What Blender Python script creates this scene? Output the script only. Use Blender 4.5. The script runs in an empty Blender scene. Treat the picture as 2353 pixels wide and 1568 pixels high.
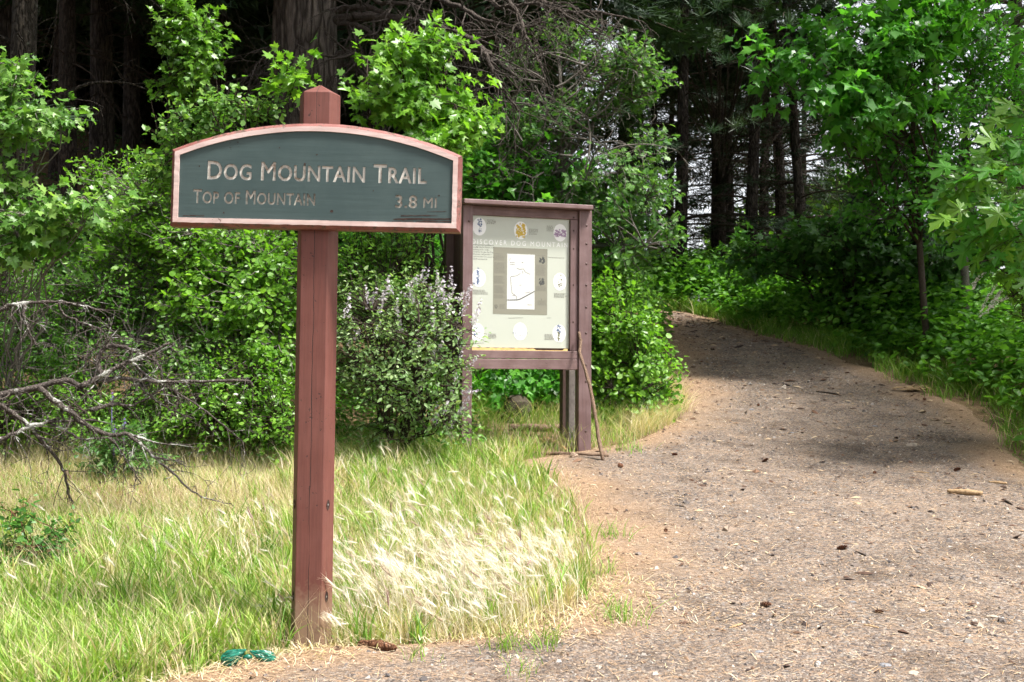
import bpy, bmesh, math, random
import numpy as np
from mathutils import Vector, Matrix, noise as mnoise

# ------------------------------------------------------------------ camera, world, sun, exposure
sc = bpy.context.scene
COL = sc.collection
R = math.radians
CAM_Z = 1.55
FPX, CX, CY = 2615.0, 1176.5, 784.0          # focal length and centre in photo units (2353 wide)
PITCH = math.atan(66.0 / FPX)
cam_data = bpy.data.cameras.new("camera")
cam_data.sensor_width = 36.0
cam_data.lens = 36.0 * FPX / 2353.0
cam_data.clip_start = 0.1
cam_data.clip_end = 3000.0
cam_data.dof.use_dof = True
cam_data.dof.focus_distance = 5.6
cam_data.dof.aperture_fstop = 9.0
cam = bpy.data.objects.new("camera", cam_data)
COL.objects.link(cam)
cam.location = (0, 0, CAM_Z)
cam.rotation_euler = (math.pi / 2 + PITCH, 0, 0)
sc.camera = cam

SUN_EL, SUN_AZ = R(63), R(116)               # azimuth clockwise from +Y (the view) towards +X (right)
world = bpy.data.worlds.new("World")
sc.world = world
world.use_nodes = True
wn = world.node_tree
wn.nodes.clear()
wo = wn.nodes.new("ShaderNodeOutputWorld")
wb = wn.nodes.new("ShaderNodeBackground")
ws = wn.nodes.new("ShaderNodeTexSky")
ws.sky_type = 'NISHITA'
ws.sun_disc = False
ws.sun_elevation = SUN_EL
ws.sun_rotation = SUN_AZ
ws.air_density = 1.0
ws.dust_density = 2.5
ws.ozone_density = 1.0
wb.inputs[1].default_value = 0.125
wh = wn.nodes.new("ShaderNodeHueSaturation")            # thin bright cloud: the same sky, less blue
wh.inputs["Saturation"].default_value = 0.22
wn.links.new(ws.outputs[0], wh.inputs["Color"])
wn.links.new(wh.outputs[0], wb.inputs[0])
wn.links.new(wb.outputs[0], wo.inputs[0])
sun_data = bpy.data.lights.new("sun", 'SUN')
sun_data.energy = 4.4
sun_data.angle = R(9)
sun_data.color = (1.0, 0.96, 0.90)
sun = bpy.data.objects.new("sun", sun_data)
COL.objects.link(sun)
SUND = Vector((math.sin(SUN_AZ) * math.cos(SUN_EL), math.cos(SUN_AZ) * math.cos(SUN_EL), math.sin(SUN_EL)))
sun.rotation_euler = SUND.to_track_quat('Z', 'Y').to_euler()
sun.location = SUND * 60
sc.view_settings.view_transform = 'Standard'
sc.view_settings.look = 'None'
sc.view_settings.gamma = 1.0
sc.view_settings.use_curve_mapping = False
sc.view_settings.exposure = 1.35
sc.render.engine = 'CYCLES'
cy = sc.cycles
cy.max_bounces = 5
cy.diffuse_bounces = 2
cy.glossy_bounces = 2
cy.transmission_bounces = 2
cy.transparent_max_bounces = 4
cy.use_adaptive_sampling = True
cy.adaptive_threshold = 0.03
cy.use_denoising = True
cy.caustics_reflective = False
cy.caustics_refractive = False

# ------------------------------------------------------------------ helpers
def rng(seed):
    return np.random.default_rng(seed)

def ray(u, v):
    a, b = (u - CX) / FPX, (CY - v) / FPX
    return np.array((a, math.cos(PITCH) - b * math.sin(PITCH), math.sin(PITCH) + b * math.cos(PITCH)))

def at(u, v, d):
    r = ray(u, v)
    return np.array((0, 0, CAM_Z)) + r * (d / r[1])

def ground_at(u, v, far=60.0):
    r = ray(u, v)
    prev = 1.0
    for i in range(1, 1200):
        d = 1.0 + i * 0.05
        p = np.array((0, 0, CAM_Z)) + r * (d / r[1])
        if p[2] < gz(p[0], p[1]):
            return np.array((p[0], p[1], float(gz(p[0], p[1]))))
        if d > far:
            break
    p = np.array((0, 0, CAM_Z)) + r * (far / r[1])
    return p

def ground_many(u, v, far=40.0):
    u = np.asarray(u, float); v = np.asarray(v, float)
    a, b = (u - CX) / FPX, (CY - v) / FPX
    dy = math.cos(PITCH) - b * math.sin(PITCH); sx, sz = a / dy, (math.sin(PITCH) + b * math.cos(PITCH)) / dy
    d = np.full(u.shape, 2.0)
    for _ in range(60):                      # secant-free fixed steps: walk until under the ground
        h = CAM_Z + sz * d - gz(sx * d, d)
        d = np.clip(d + np.clip(h * 1.6, -0.5, 1.2), 1.0, far)
    return np.stack([sx * d, d, gz(sx * d, d)], -1)

def smooth(a, b, x):
    t = np.clip((x - a) / (b - a), 0, 1)
    return t * t * (3 - 2 * t)

_py = np.arange(-60, 900, 0.1)
_pz = np.interp(_py, [-60, -5, 0, 5.3, 10.1, 13, 15.7, 18.5, 21.5, 25, 29, 36, 60, 120, 300, 900],
                [-3, -.22, 0, .28, .835, 1.32, 1.86, 2.36, 2.78, 3.02, 3.05, 2.6, 0.5, -8, -26, -60])
_k = np.ones(15) / 15.0
for _ in range(2):
    _pz = np.convolve(np.pad(_pz, 7, mode='edge'), _k, mode='valid')

def gz(x, y):
    x = np.asarray(x, float); y = np.asarray(y, float)
    z = np.interp(y, _py, _pz)
    left = np.maximum(-x - 1.2, 0)
    left = 22 * (1 - np.exp(-left / 22))
    z = z + smooth(8.5, 17, y) * 0.33 * left
    z = z + smooth(0.0, 8.0, -x - 1.0) * np.clip(y - 20, 0, 70) * 0.22
    right = np.maximum(x - 5.0, 0)
    z = z - 0.05 * np.minimum(right, 60) * smooth(2, 9, y)
    z = z + 0.018 * np.sin(x * 2.1 + y * 0.7) * np.sin(y * 1.7 - x * 0.4) + 0.01 * np.sin(x * 4.3 + 1) * np.sin(y * 3.7)
    return z

class MB:
    """collects triangles; build() links them as ONE mesh object"""
    def __init__(s):
        s.V, s.F, s.A, s.M, s.n = [], [], [], [], 0
    def add(s, V, F, rnd=0.5, mi=0):
        V = np.asarray(V, float).reshape(-1, 3); F = np.asarray(F, int).reshape(-1, 3)
        s.V.append(V); s.F.append(F + s.n)
        s.A.append(np.broadcast_to(np.asarray(rnd, float), (len(V),)))
        s.M.append(np.full(len(F), mi))
        s.n += len(V)
    def tube(s, pts, rad, sides=6, rnd=0.5, mi=0, cap=True):
        P = np.asarray(pts, float); n = len(P)
        rad = np.broadcast_to(np.asarray(rad, float), (n,))
        T = np.gradient(P, axis=0)
        T /= np.linalg.norm(T, axis=1, keepdims=True) + 1e-9
        ref = np.array((0, 0, 1.0)) if abs(T[:, 2]).mean() < 0.8 else np.array((1.0, 0, 0))
        B = np.cross(T, ref); B /= np.linalg.norm(B, axis=1, keepdims=True) + 1e-9
        N = np.cross(B, T)
        a = np.linspace(0, 2 * np.pi, sides, endpoint=False)
        V = P[:, None] + rad[:, None, None] * (np.cos(a)[None, :, None] * B[:, None] + np.sin(a)[None, :, None] * N[:, None])
        V = V.reshape(-1, 3)
        i = np.arange(n - 1)[:, None] * sides + np.arange(sides)[None]
        j = np.arange(n - 1)[:, None] * sides + (np.arange(sides)[None] + 1) % sides
        q = np.stack([i, j, j + sides, i + sides], -1).reshape(-1, 4)
        F = np.concatenate([q[:, [0, 1, 2]], q[:, [0, 2, 3]]])
        if cap:
            V = np.concatenate([V, P[:1], P[-1:]])
            c0, c1 = n * sides, n * sides + 1
            k = np.arange(sides); k2 = (k + 1) % sides
            F = np.concatenate([F, np.stack([k2, k, np.full(sides, c0)], -1),
                                np.stack([k + (n - 1) * sides, k2 + (n - 1) * sides, np.full(sides, c1)], -1)])
        s.add(V, F, rnd, mi)
    def box(s, lo, hi, rnd=0.5, mi=0):
        x0, y0, z0 = lo; x1, y1, z1 = hi
        V = [(x0,y0,z0),(x1,y0,z0),(x1,y1,z0),(x0,y1,z0),(x0,y0,z1),(x1,y0,z1),(x1,y1,z1),(x0,y1,z1)]
        F = [(0,2,1),(0,3,2),(4,5,6),(4,6,7),(0,1,5),(0,5,4),(1,2,6),(1,6,5),(2,3,7),(2,7,6),(3,0,4),(3,4,7)]
        s.add(V, F, rnd, mi)
    def stamp(s, T, TF, P, X, Y, N, S, rnd, mi=0):
        """copies of a template (T in x,y,n axes) at P with frames X,Y,N and sizes S"""
        T = np.asarray(T, float); TF = np.asarray(TF, int)
        S = np.broadcast_to(np.asarray(S, float), (len(P),))
        V = P[:, None] + S[:, None, None] * (T[None, :, 0:1] * X[:, None] + T[None, :, 1:2] * Y[:, None] + T[None, :, 2:3] * N[:, None])
        k = len(T)
        F = (np.arange(len(P))[:, None, None] * k + TF[None]).reshape(-1, 3)
        s.add(V.reshape(-1, 3), F, np.repeat(np.broadcast_to(rnd, (len(P),)), k), mi)
    def build(s, name, mats, parent=None, org=(0, 0, 0), smooth=False, kind=None):
        me = bpy.data.meshes.new(name)
        if s.n:
            V = np.concatenate(s.V) - np.asarray(org, float); F = np.concatenate(s.F)
            me.vertices.add(len(V)); me.vertices.foreach_set("co", V.astype(np.float32).ravel())
            me.loops.add(F.size); me.loops.foreach_set("vertex_index", F.astype(np.int32).ravel())
            me.polygons.add(len(F)); me.polygons.foreach_set("loop_start", np.arange(0, F.size, 3, dtype=np.int32))
            if not isinstance(mats, (list, tuple)): mats = [mats]
            for m in mats: me.materials.append(m)
            if len(mats) > 1: me.polygons.foreach_set("material_index", np.concatenate(s.M).astype(np.int32))
            at_ = me.attributes.new("rnd", 'FLOAT', 'POINT')
            at_.data.foreach_set("value", np.concatenate(s.A).astype(np.float32))
            me.polygons.foreach_set("use_smooth", np.full(len(F), smooth))
            me.update(calc_edges=True)
        o = bpy.data.objects.new(name, me)
        COL.objects.link(o)
        if parent is not None: o.parent = parent
        else: o.location = org
        if kind: o["kind"] = kind
        return o

def thing(name, label, cat, loc=(0, 0, 0), rot=(0, 0, 0), group=None):
    o = bpy.data.objects.new(name, None)
    COL.objects.link(o)
    o.empty_display_size = 0.1
    o.location = loc; o.rotation_euler = rot
    o["label"] = label; o["category"] = cat
    if group: o["group"] = group
    return o

def tag(o, label, cat, group=None):
    o["label"] = label; o["category"] = cat
    if group: o["group"] = group
    return o

def bevel_obj(o, w, seg=2):
    m = o.modifiers.new("bevel", 'BEVEL'); m.width = w; m.segments = seg; m.limit_method = 'ANGLE'
    return o

def boxobj(name, lo, hi, mat, parent, bev=0.004, jit=0.0, seed=0):
    x0, y0, z0 = lo; x1, y1, z1 = hi
    V = [(x0,y0,z0),(x1,y0,z0),(x1,y1,z0),(x0,y1,z0),(x0,y0,z1),(x1,y0,z1),(x1,y1,z1),(x0,y1,z1)]
    F = [(0,3,2,1),(4,5,6,7),(0,1,5,4),(1,2,6,5),(2,3,7,6),(3,0,4,7)]
    if jit:
        r = rng(seed); V = [tuple(np.array(v) + r.uniform(-jit, jit, 3)) for v in V]
    me = bpy.data.meshes.new(name); me.from_pydata(V, [], F); me.materials.append(mat)
    o = bpy.data.objects.new(name, me); COL.objects.link(o); o.parent = parent
    if bev: bevel_obj(o, bev)
    return o

# ------------------------------------------------------------------ materials
class NT:
    def __init__(s, name):
        s.m = bpy.data.materials.new(name); s.m.use_nodes = True
        s.t = s.m.node_tree; s.t.nodes.clear()
        s.out = s.t.nodes.new("ShaderNodeOutputMaterial")
    def n(s, typ, **kw):
        x = s.t.nodes.new("ShaderNode" + typ)
        for k, v in kw.items():
            if k.startswith("i_"):
                key = k[2:]
                key = int(key) if key.isdigit() else key.replace("_", " ")
                x.inputs[key].default_value = v
            else: setattr(x, k, v)
        return x
    def l(s, a, b): s.t.links.new(a, b)
    def coord(s, kind="Object", scale=(1, 1, 1), loc=(0, 0, 0)):
        c = s.n("TexCoord"); m = s.n("Mapping")
        m.inputs["Scale"].default_value = scale; m.inputs["Location"].default_value = loc
        s.l(c.outputs[kind], m.inputs[0]); return m.outputs[0]
    def geo(s, scale=(1, 1, 1)):
        c = s.n("NewGeometry"); m = s.n("Mapping"); m.inputs["Scale"].default_value = scale
        s.l(c.outputs["Position"], m.inputs[0]); return m.outputs[0]
    def noise(s, vec, scale, detail=4, rough=0.55, dist=0.0):
        x = s.n("TexNoise"); x.inputs["Scale"].default_value = scale; x.inputs["Detail"].default_value = detail
        x.inputs["Roughness"].default_value = rough; x.inputs["Distortion"].default_value = dist
        s.l(vec, x.inputs["Vector"]); return x.outputs["Fac"]
    def ramp(s, fac, stops, interp='LINEAR'):
        x = s.n("ValToRGB"); e = x.color_ramp.elements; x.color_ramp.interpolation = interp
        while len(e) > 1: e.remove(e[-1])
        for i, (p, c) in enumerate(stops):
            k = e[0] if i == 0 else e.new(p)
            k.position = p
            k.color = (*c, 1) if isinstance(c, (tuple, list)) else (c, c, c, 1)
        s.l(fac, x.inputs[0]); return x.outputs[0]
    def mix(s, fac, a, b, typ='MIX'):
        x = s.n("MixRGB", blend_type=typ)
        for i, v in ((0, fac), (1, a), (2, b)):
            if hasattr(v, "links"): s.l(v, x.inputs[i])
            elif i == 0: x.inputs[0].default_value = v
            else: x.inputs[i].default_value = (*v, 1)
        return x.outputs[0]
    def math(s, op, a, b=None, c=None):
        x = s.n("Math", operation=op)
        for i, v in enumerate((a, b, c)):
            if v is None: continue
            if hasattr(v, "links"): s.l(v, x.inputs[i])
            else: x.inputs[i].default_value = v
        return x.outputs[0]
    def attr(s, name):
        x = s.n("Attribute", attribute_name=name); return x.outputs["Fac"]
    def bsdf(s, col, rough=0.7, spec=0.3, bump=None, bstr=0.3, bdist=0.01):
        p = s.n("BsdfPrincipled")
        if hasattr(col, "links"): s.l(col, p.inputs["Base Color"])
        else: p.inputs["Base Color"].default_value = (*col, 1)
        if hasattr(rough, "links"): s.l(rough, p.inputs["Roughness"])
        else: p.inputs["Roughness"].default_value = rough
        p.inputs["Specular IOR Level"].default_value = spec
        if bump is not None:
            b = s.n("Bump"); b.inputs["Strength"].default_value = bstr; b.inputs["Distance"].default_value = bdist
            s.l(bump, b.inputs["Height"]); s.l(b.outputs[0], p.inputs["Normal"])
        return p.outputs[0]
    def done(s, sh):
        s.l(sh, s.out.inputs["Surface"]); return s.m

def leaf_mat(name, stops, trans=0.35, rough=0.42, spec=0.35, under=1.25, ttint=(1.25, 1.35, 0.55)):
    """leaf blade: colour by the leaf's own rnd value, paler underside, light coming through"""
    t = NT(name)
    c = t.ramp(t.attr("rnd"), stops)
    g = t.n("NewGeometry")
    pale = t.mix(1.0, c, (under, under * 0.98, under * 1.05), 'MULTIPLY')
    c2 = t.mix(g.outputs["Backfacing"], c, pale)
    p = t.bsdf(c2, rough, spec)
    tr = t.n("BsdfTranslucent")
    t.l(t.mix(1.0, c, ttint, 'MULTIPLY'), tr.inputs[0])
    m = t.n("MixShader"); m.inputs[0].default_value = trans
    t.l(p, m.inputs[1]); t.l(tr.outputs[0], m.inputs[2])
    return t.done(m.outputs[0])

def bark_mat(name, dark, light, scale=9.0, lichen=None, stretch=0.22, lich_amt=0.6, bstr=0.9):
    t = NT(name)
    v = t.coord("Object", (1, 1, stretch))
    vo = t.n("TexVoronoi", feature='DISTANCE_TO_EDGE'); vo.inputs["Scale"].default_value = scale
    nd = t.n("TexNoise"); nd.inputs["Scale"].default_value = scale * 0.8; t.l(v, nd.inputs["Vector"])
    vm = t.n("VectorMath", operation='MULTIPLY_ADD'); vm.inputs[1].default_value = (0.25, 0.25, 0.25)
    t.l(nd.outputs["Color"], vm.inputs[0]); t.l(v, vm.inputs[2]); t.l(vm.outputs[0], vo.inputs["Vector"])
    plates = t.ramp(vo.outputs["Distance"], [(0.0, 0.0), (0.22, 1.0)])
    n2 = t.noise(v, scale * 5, 5, 0.65)
    c = t.mix(t.math('MULTIPLY', plates, n2), dark, light)
    c = t.mix(0.5, c, t.ramp(n2, [(0.3, (0.5, 0.5, 0.5)), (0.75, (1.4, 1.35, 1.3))]), 'MULTIPLY')
    if lichen:
        n3 = t.noise(t.coord("Object"), 7, 4, 0.7)
        c = t.mix(t.ramp(n3, [(lich_amt, 0.0), (lich_amt + 0.07, 1.0)]), c, lichen)
    h = t.math('ADD', plates, t.math('MULTIPLY', n2, 0.6))
    return t.done(t.bsdf(c, 0.9, 0.15, h, bstr, 0.03))

def paint_mat(name, col, worn, amt=0.62, rough=0.55, crack=None, fine=(0.78, 1.2), grain_axis=2, wood=(0.2, 0.13, 0.09), woodamt=0.78, dirt=0.0):
    """old paint on timber: faded patches, chips down to the wood, grain"""
    t = NT(name)
    sc_ = [30, 30, 30]; sc_[grain_axis] = 1.6
    v = t.coord("Object"); vg = t.coord("Object", tuple(sc_))
    g = t.noise(vg, 2.4, 5, 0.6)
    n1 = t.noise(v, 5.0, 5, 0.62)
    c = t.mix(t.ramp(n1, [(0.38, 0.0), (amt + 0.12, 1.0)]), col, worn)
    c = t.mix(1.0, c, t.ramp(g, [(0.25, (fine[0],) * 3), (0.8, (fine[1],) * 3)]), 'MULTIPLY')
    n2 = t.noise(v, 42, 4, 0.65)
    n4 = t.noise(v, 3.3, 3, 0.5)
    chip = t.ramp(t.math('ADD', n2, t.math('MULTIPLY', n4, 0.45)), [(woodamt + 0.12, 0.0), (woodamt + 0.15, 1.0)])
    c = t.mix(chip, c, wood)
    h = t.math('SUBTRACT', t.math('MULTIPLY', g, 0.5), chip)
    if dirt:
        # dried mud splashed up the foot
        sd = t.n("SeparateXYZ"); t.l(v, sd.inputs[0])
        m_ = t.ramp(t.math('ADD', sd.outputs[2], t.math('MULTIPLY', n2, -dirt * 1.6)), [(0.0, 0.75), (dirt, 0.0)])
        c = t.mix(m_, c, (0.23, 0.16, 0.105))
    if crack is not None:
        # a drying check that wanders down the face: x = crack + noise(z)
        x0, amp, w = crack
        sx = t.n("SeparateXYZ"); t.l(v, sx.inputs[0])
        cz = t.n("CombineXYZ"); t.l(sx.outputs[2], cz.inputs[2])
        wob = t.noise(cz.outputs[0], 2.3, 6, 0.65)
        dx = t.math('ABSOLUTE', t.math('SUBTRACT', sx.outputs[0], t.math('MULTIPLY_ADD', wob, amp, x0 - amp / 2)))
        wid = t.math('MULTIPLY', t.noise(cz.outputs[0], 3.1, 2, 0.5), w * 2)
        line = t.math('LESS_THAN', dx, t.math('SUBTRACT', wid, w * 0.55))
        c = t.mix(line, c, (0.03, 0.015, 0.012)); h = t.math('SUBTRACT', h, line)
    return t.done(t.bsdf(c, rough, 0.35, h, 0.35, 0.004))

def plain_mat(name, col, rough=0.7, spec=0.3, var=0.2, scale=20):
    t = NT(name)
    n = t.noise(t.coord("Object"), scale, 4, 0.6)
    c = t.mix(1.0, col, t.ramp(n, [(0.25, (1 - var,) * 3), (0.75, (1 + var,) * 3)]), 'MULTIPLY')
    return t.done(t.bsdf(c, rough, spec, n, 0.25, 0.004))

M = {}
M['post'] = paint_mat("red_brown_paint", (0.128, 0.043, 0.033), (0.158, 0.060, 0.048), crack=(0.0, 0.035, 0.0034), woodamt=0.78, dirt=0.16, wood=(0.045, 0.022, 0.018))
M['board_edge'] = paint_mat("weathered_red_paint", (0.165, 0.055, 0.046), (0.26, 0.115, 0.10), woodamt=0.66, grain_axis=0, wood=(0.10, 0.06, 0.045))
M['rim'] = paint_mat("faded_pink_paint", (0.55, 0.405, 0.375), (0.62, 0.50, 0.47), woodamt=0.80, grain_axis=0, wood=(0.16, 0.09, 0.07))
M['green'] = paint_mat("dark_green_paint", (0.040, 0.067, 0.067), (0.056, 0.086, 0.084), woodamt=0.84, grain_axis=0, wood=(0.02, 0.025, 0.022), fine=(0.9, 1.08))
M['kiosk'] = paint_mat("plum_brown_paint", (0.120, 0.070, 0.067), (0.180, 0.118, 0.118), woodamt=0.86, grain_axis=2, wood=(0.05, 0.03, 0.025), crack=(0.0, 0.03, 0.0016))
M['kiosk_h'] = paint_mat("plum_brown_paint_rail", (0.130, 0.077, 0.073), (0.21, 0.14, 0.138), woodamt=0.84, grain_axis=0, wood=(0.05, 0.03, 0.025))
M['kiosk_dark'] = paint_mat("dark_brown_stain", (0.060, 0.033, 0.027), (0.080, 0.046, 0.040), woodamt=0.9)

def letter_mat(name, c0, c1, lo, hi):
    t = NT(name)
    v = t.coord("Object")
    n = t.noise(v, 55, 5, 0.7); n2 = t.noise(v, 9, 3, 0.5)
    c = t.mix(t.ramp(t.math('ADD', n, t.math('MULTIPLY', n2, 0.5)), [(lo, 0.0), (hi, 1.0)]), c0, c1)
    return t.done(t.bsdf(c, 0.75, 0.2, n, 0.4, 0.004))
M['letters'] = letter_mat("weathered_cream_lettering", (0.60, 0.565, 0.51), (0.26, 0.19, 0.14), 0.76, 0.96)
M['letters2'] = letter_mat("worn_brown_lettering", (0.50, 0.46, 0.40), (0.14, 0.10, 0.075), 0.74, 0.94)

# ------------------------------------------------------------------ trail outline (plan): left and right edge x at each y
def _edge(pts):
    q = np.array([ground_at(u, v)[:2] for u, v in pts])
    return q[np.argsort(q[:, 1])]
_L = _edge([(430, 1568), (600, 1535), (760, 1497), (980, 1490), (1180, 1475), (1330, 1435), (1395, 1365), (1400, 1300), (1385, 1235),
            (1355, 1170), (1305, 1120), (1245, 1085), (1200, 1062), (1430, 1030), (1520, 1000), (1580, 965), (1565, 900), (1552, 850), (1545, 800), (1512, 745), (1480, 712)])
_Rr = _edge([(2345, 1090), (2331, 1067), (2289, 1017), (2226, 960), (2163, 924), (2079, 891), (1965, 844), (1869, 807), (1743, 773), (1617, 735), (1545, 718)])
LY = np.concatenate([[-30, -2, 3.6], _L[:, 1], [_L[-1, 1] + 2.5, _L[-1, 1] + 6]])
LX = np.concatenate([[-9, -5.0, -2.4], _L[:, 0], [_L[-1, 0] - 2.0, _L[-1, 0] - 7]])
RY = np.concatenate([[-30, 0, 5.0], _Rr[:, 1], [_Rr[-1, 1] + 2.5, _Rr[-1, 1] + 6]])
RX = np.concatenate([[9, 6.5, 5.0], _Rr[:, 0], [_Rr[-1, 0] - 2.0, _Rr[-1, 0] - 7]])
def trail_l(y): return np.interp(y, LY, LX)
def trail_r(y): return np.interp(y, RY, RX)
def inset(x, y):
    """metres inside the trail (negative outside)"""
    return np.minimum(x - trail_l(y), trail_r(y) - x)

def fbm(x, y, s, seed=0):
    """cheap vectorised value wobble"""
    r = rng(1000 + seed); out = np.zeros_like(np.asarray(x, float)); a = 1.0; tot = 0
    for k in range(5):
        for _ in range(2):
            th = r.uniform(0, 6.28); ph = r.uniform(0, 6.28)
            out = out + a * np.sin((x * math.cos(th) + y * math.sin(th)) * s + ph + 1.3 * np.sin((y * math.cos(th) - x * math.sin(th)) * s * 0.6 + ph * 2))
            tot += a
        a *= 0.6; s *= 1.9
    return out / tot

# ------------------------------------------------------------------ ground and trail
def ground_mat():
    t = NT("forest_floor")
    p = t.geo()
    n1 = t.noise(p, 1.3, 4, 0.6); n2 = t.noise(p, 26, 5, 0.7); n3 = t.noise(t.geo((1, 1, 1)), 90, 3, 0.7)
    c = t.mix(t.ramp(n1, [(0.35, 0.0), (0.65, 1.0)]), (0.135, 0.095, 0.060), (0.21, 0.145, 0.085))
    c = t.mix(1.0, c, t.ramp(n2, [(0.3, (0.55, 0.52, 0.5)), (0.7, (1.45, 1.4, 1.3))]), 'MULTIPLY')
    c = t.mix(t.ramp(n3, [(0.55, 0.0), (0.7, 1.0)]), c, (0.34, 0.25, 0.15))
    return t.done(t.bsdf(c, 0.95, 0.1, t.math('ADD', n2, n3), 0.8, 0.03))

def trail_mat():
    t = NT("gravel_trail")
    p = t.geo()
    e = t.attr("rnd")                       # 0 at the margin, 1 in the middle
    n0 = t.noise(p, 0.9, 4, 0.6); n1 = t.noise(p, 120, 3, 0.6); n2 = t.noise(p, 38, 4, 0.7); n4 = t.noise(p, 7, 4, 0.65)
    vo = t.n("TexVoronoi"); vo.inputs["Scale"].default_value = 75; t.l(p, vo.inputs["Vector"])
    sep = t.n("SeparateColor"); t.l(vo.outputs["Color"], sep.inputs[0])
    chips = t.ramp(sep.outputs[0], [(0.0, (0.064, 0.056, 0.055)), (0.30, (0.128, 0.105, 0.093)), (0.5, (0.166, 0.135, 0.115)), (0.7, (0.218, 0.156, 0.113)), (0.9, (0.191, 0.180, 0.173)), (1.0, (0.306, 0.256, 0.206))])
    grit = t.mix(1.0, chips, t.ramp(n1, [(0.3, (0.55, 0.55, 0.55)), (0.72, (1.4, 1.38, 1.35))]), 'MULTIPLY')
    grit = t.mix(1.0, grit, t.ramp(n4, [(0.3, (0.82, 0.82, 0.83)), (0.7, (1.15, 1.13, 1.1))]), 'MULTIPLY')
    litter = t.ramp(t.math('ADD', t.math('MULTIPLY', n2, 0.6), t.math('MULTIPLY', n1, 0.4)),
                    [(0.3, (0.105, 0.066, 0.042)), (0.5, (0.24, 0.160, 0.102)), (0.68, (0.40, 0.285, 0.19))])
    k = t.ramp(t.math('ADD', e, t.math('MULTIPLY', t.math('SUBTRACT', n0, 0.5), 0.9)), [(0.10, 0.0), (0.46, 1.0)])
    k = t.math('MULTIPLY', k, t.ramp(t.math('ADD', n4, t.math('MULTIPLY', n2, 0.4)), [(0.45, 0.75), (0.8, 1.0)]))
    patch = t.noise(p, 2.6, 5, 0.7)
    grit = t.mix(1.0, grit, t.ramp(patch, [(0.34, (0.62, 0.60, 0.58)), (0.5, (1, 1, 1)), (0.66, (1.25, 1.18, 1.08))]), 'MULTIPLY')
    c = t.mix(k, litter, grit)
    h = t.math('ADD', t.math('MULTIPLY', vo.outputs["Distance"], -0.8), t.math('ADD', n1, n2))
    return t.done(t.bsdf(c, 0.92, 0.15, h, 0.7, 0.012))

def grid_mesh(name, xs, ys, zfun, mat, afun=None):
    X, Y = np.meshgrid(xs, ys)
    V = np.stack([X, Y, zfun(X, Y)], -1).reshape(-1, 3)
    nx, ny = len(xs), len(ys)
    i = (np.arange(ny - 1)[:, None] * nx + np.arange(nx - 1)[None]).ravel()
    F = np.concatenate([np.stack([i, i + 1, i + nx + 1], -1), np.stack([i, i + nx + 1, i + nx], -1)])
    b = MB(); b.add(V, F, 0.5 if afun is None else afun(X, Y).ravel())
    return b.build(name, mat, smooth=True)

def axis(parts):
    out = []
    for a, b, st in parts: out += list(np.arange(a, b, st))
    return np.array(out + [parts[-1][1]])
gx = axis([(-700, -60, 40), (-60, -20, 2.5), (-20, -7, 0.5), (-7, 7, 0.14), (7, 20, 0.5), (20, 60, 2.5), (60, 700, 40)])
gy = axis([(-60, -4, 4), (-4, 3, 0.5), (3, 17, 0.14), (17, 34, 0.3), (34, 80, 2), (80, 900, 40)])
g = grid_mesh("ground", gx, gy, gz, ground_mat())
g["kind"] = "structure"; g["label"] = "brown forest floor of duff and soil under the plants"

b = MB()
ty = np.arange(-3, LY[-1], 0.055)
S = np.linspace(0, 1, 110)
wl = trail_l(ty) + 0.10 * fbm(ty, ty * 0, 5, 1) - 0.10
wr = trail_r(ty) + 0.10 * fbm(ty, ty * 0, 5, 2) + 0.10
X = wl[:, None] + (wr - wl)[:, None] * S[None]
Y = np.repeat(ty[:, None], len(S), 1)
rel = 0.010 * (fbm(X, Y, 6, 3) + 1) * 0.6 + 0.005 * (fbm(X, Y, 22, 4) + 1)
ed = np.minimum(X - wl[:, None], wr[:, None] - X)
Z = gz(X, Y) + np.where(ed < 0.02, -0.01, 0.010 + rel * np.clip(ed * 6, 0, 1))
nx = len(S)
i = (np.arange(len(ty) - 1)[:, None] * nx + np.arange(nx - 1)[None]).ravel()
b.add(np.stack([X, Y, Z], -1).reshape(-1, 3), np.concatenate([np.stack([i, i + 1, i + nx + 1], -1), np.stack([i, i + nx + 1, i + nx], -1)]),
      np.clip(np.minimum((X - wl[:, None]) / 1.6, (wr[:, None] - X) / 1.1), 0, 1).ravel())
tr_o = b.build("trail", trail_mat(), smooth=True, kind="structure")
tr_o["label"] = "wide gravel trail with pine needle margins climbing out of sight"
def tz(x, y):
    return gz(x, y) + np.where(inset(x, y) > 0, 0.018, 0.0)
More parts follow.
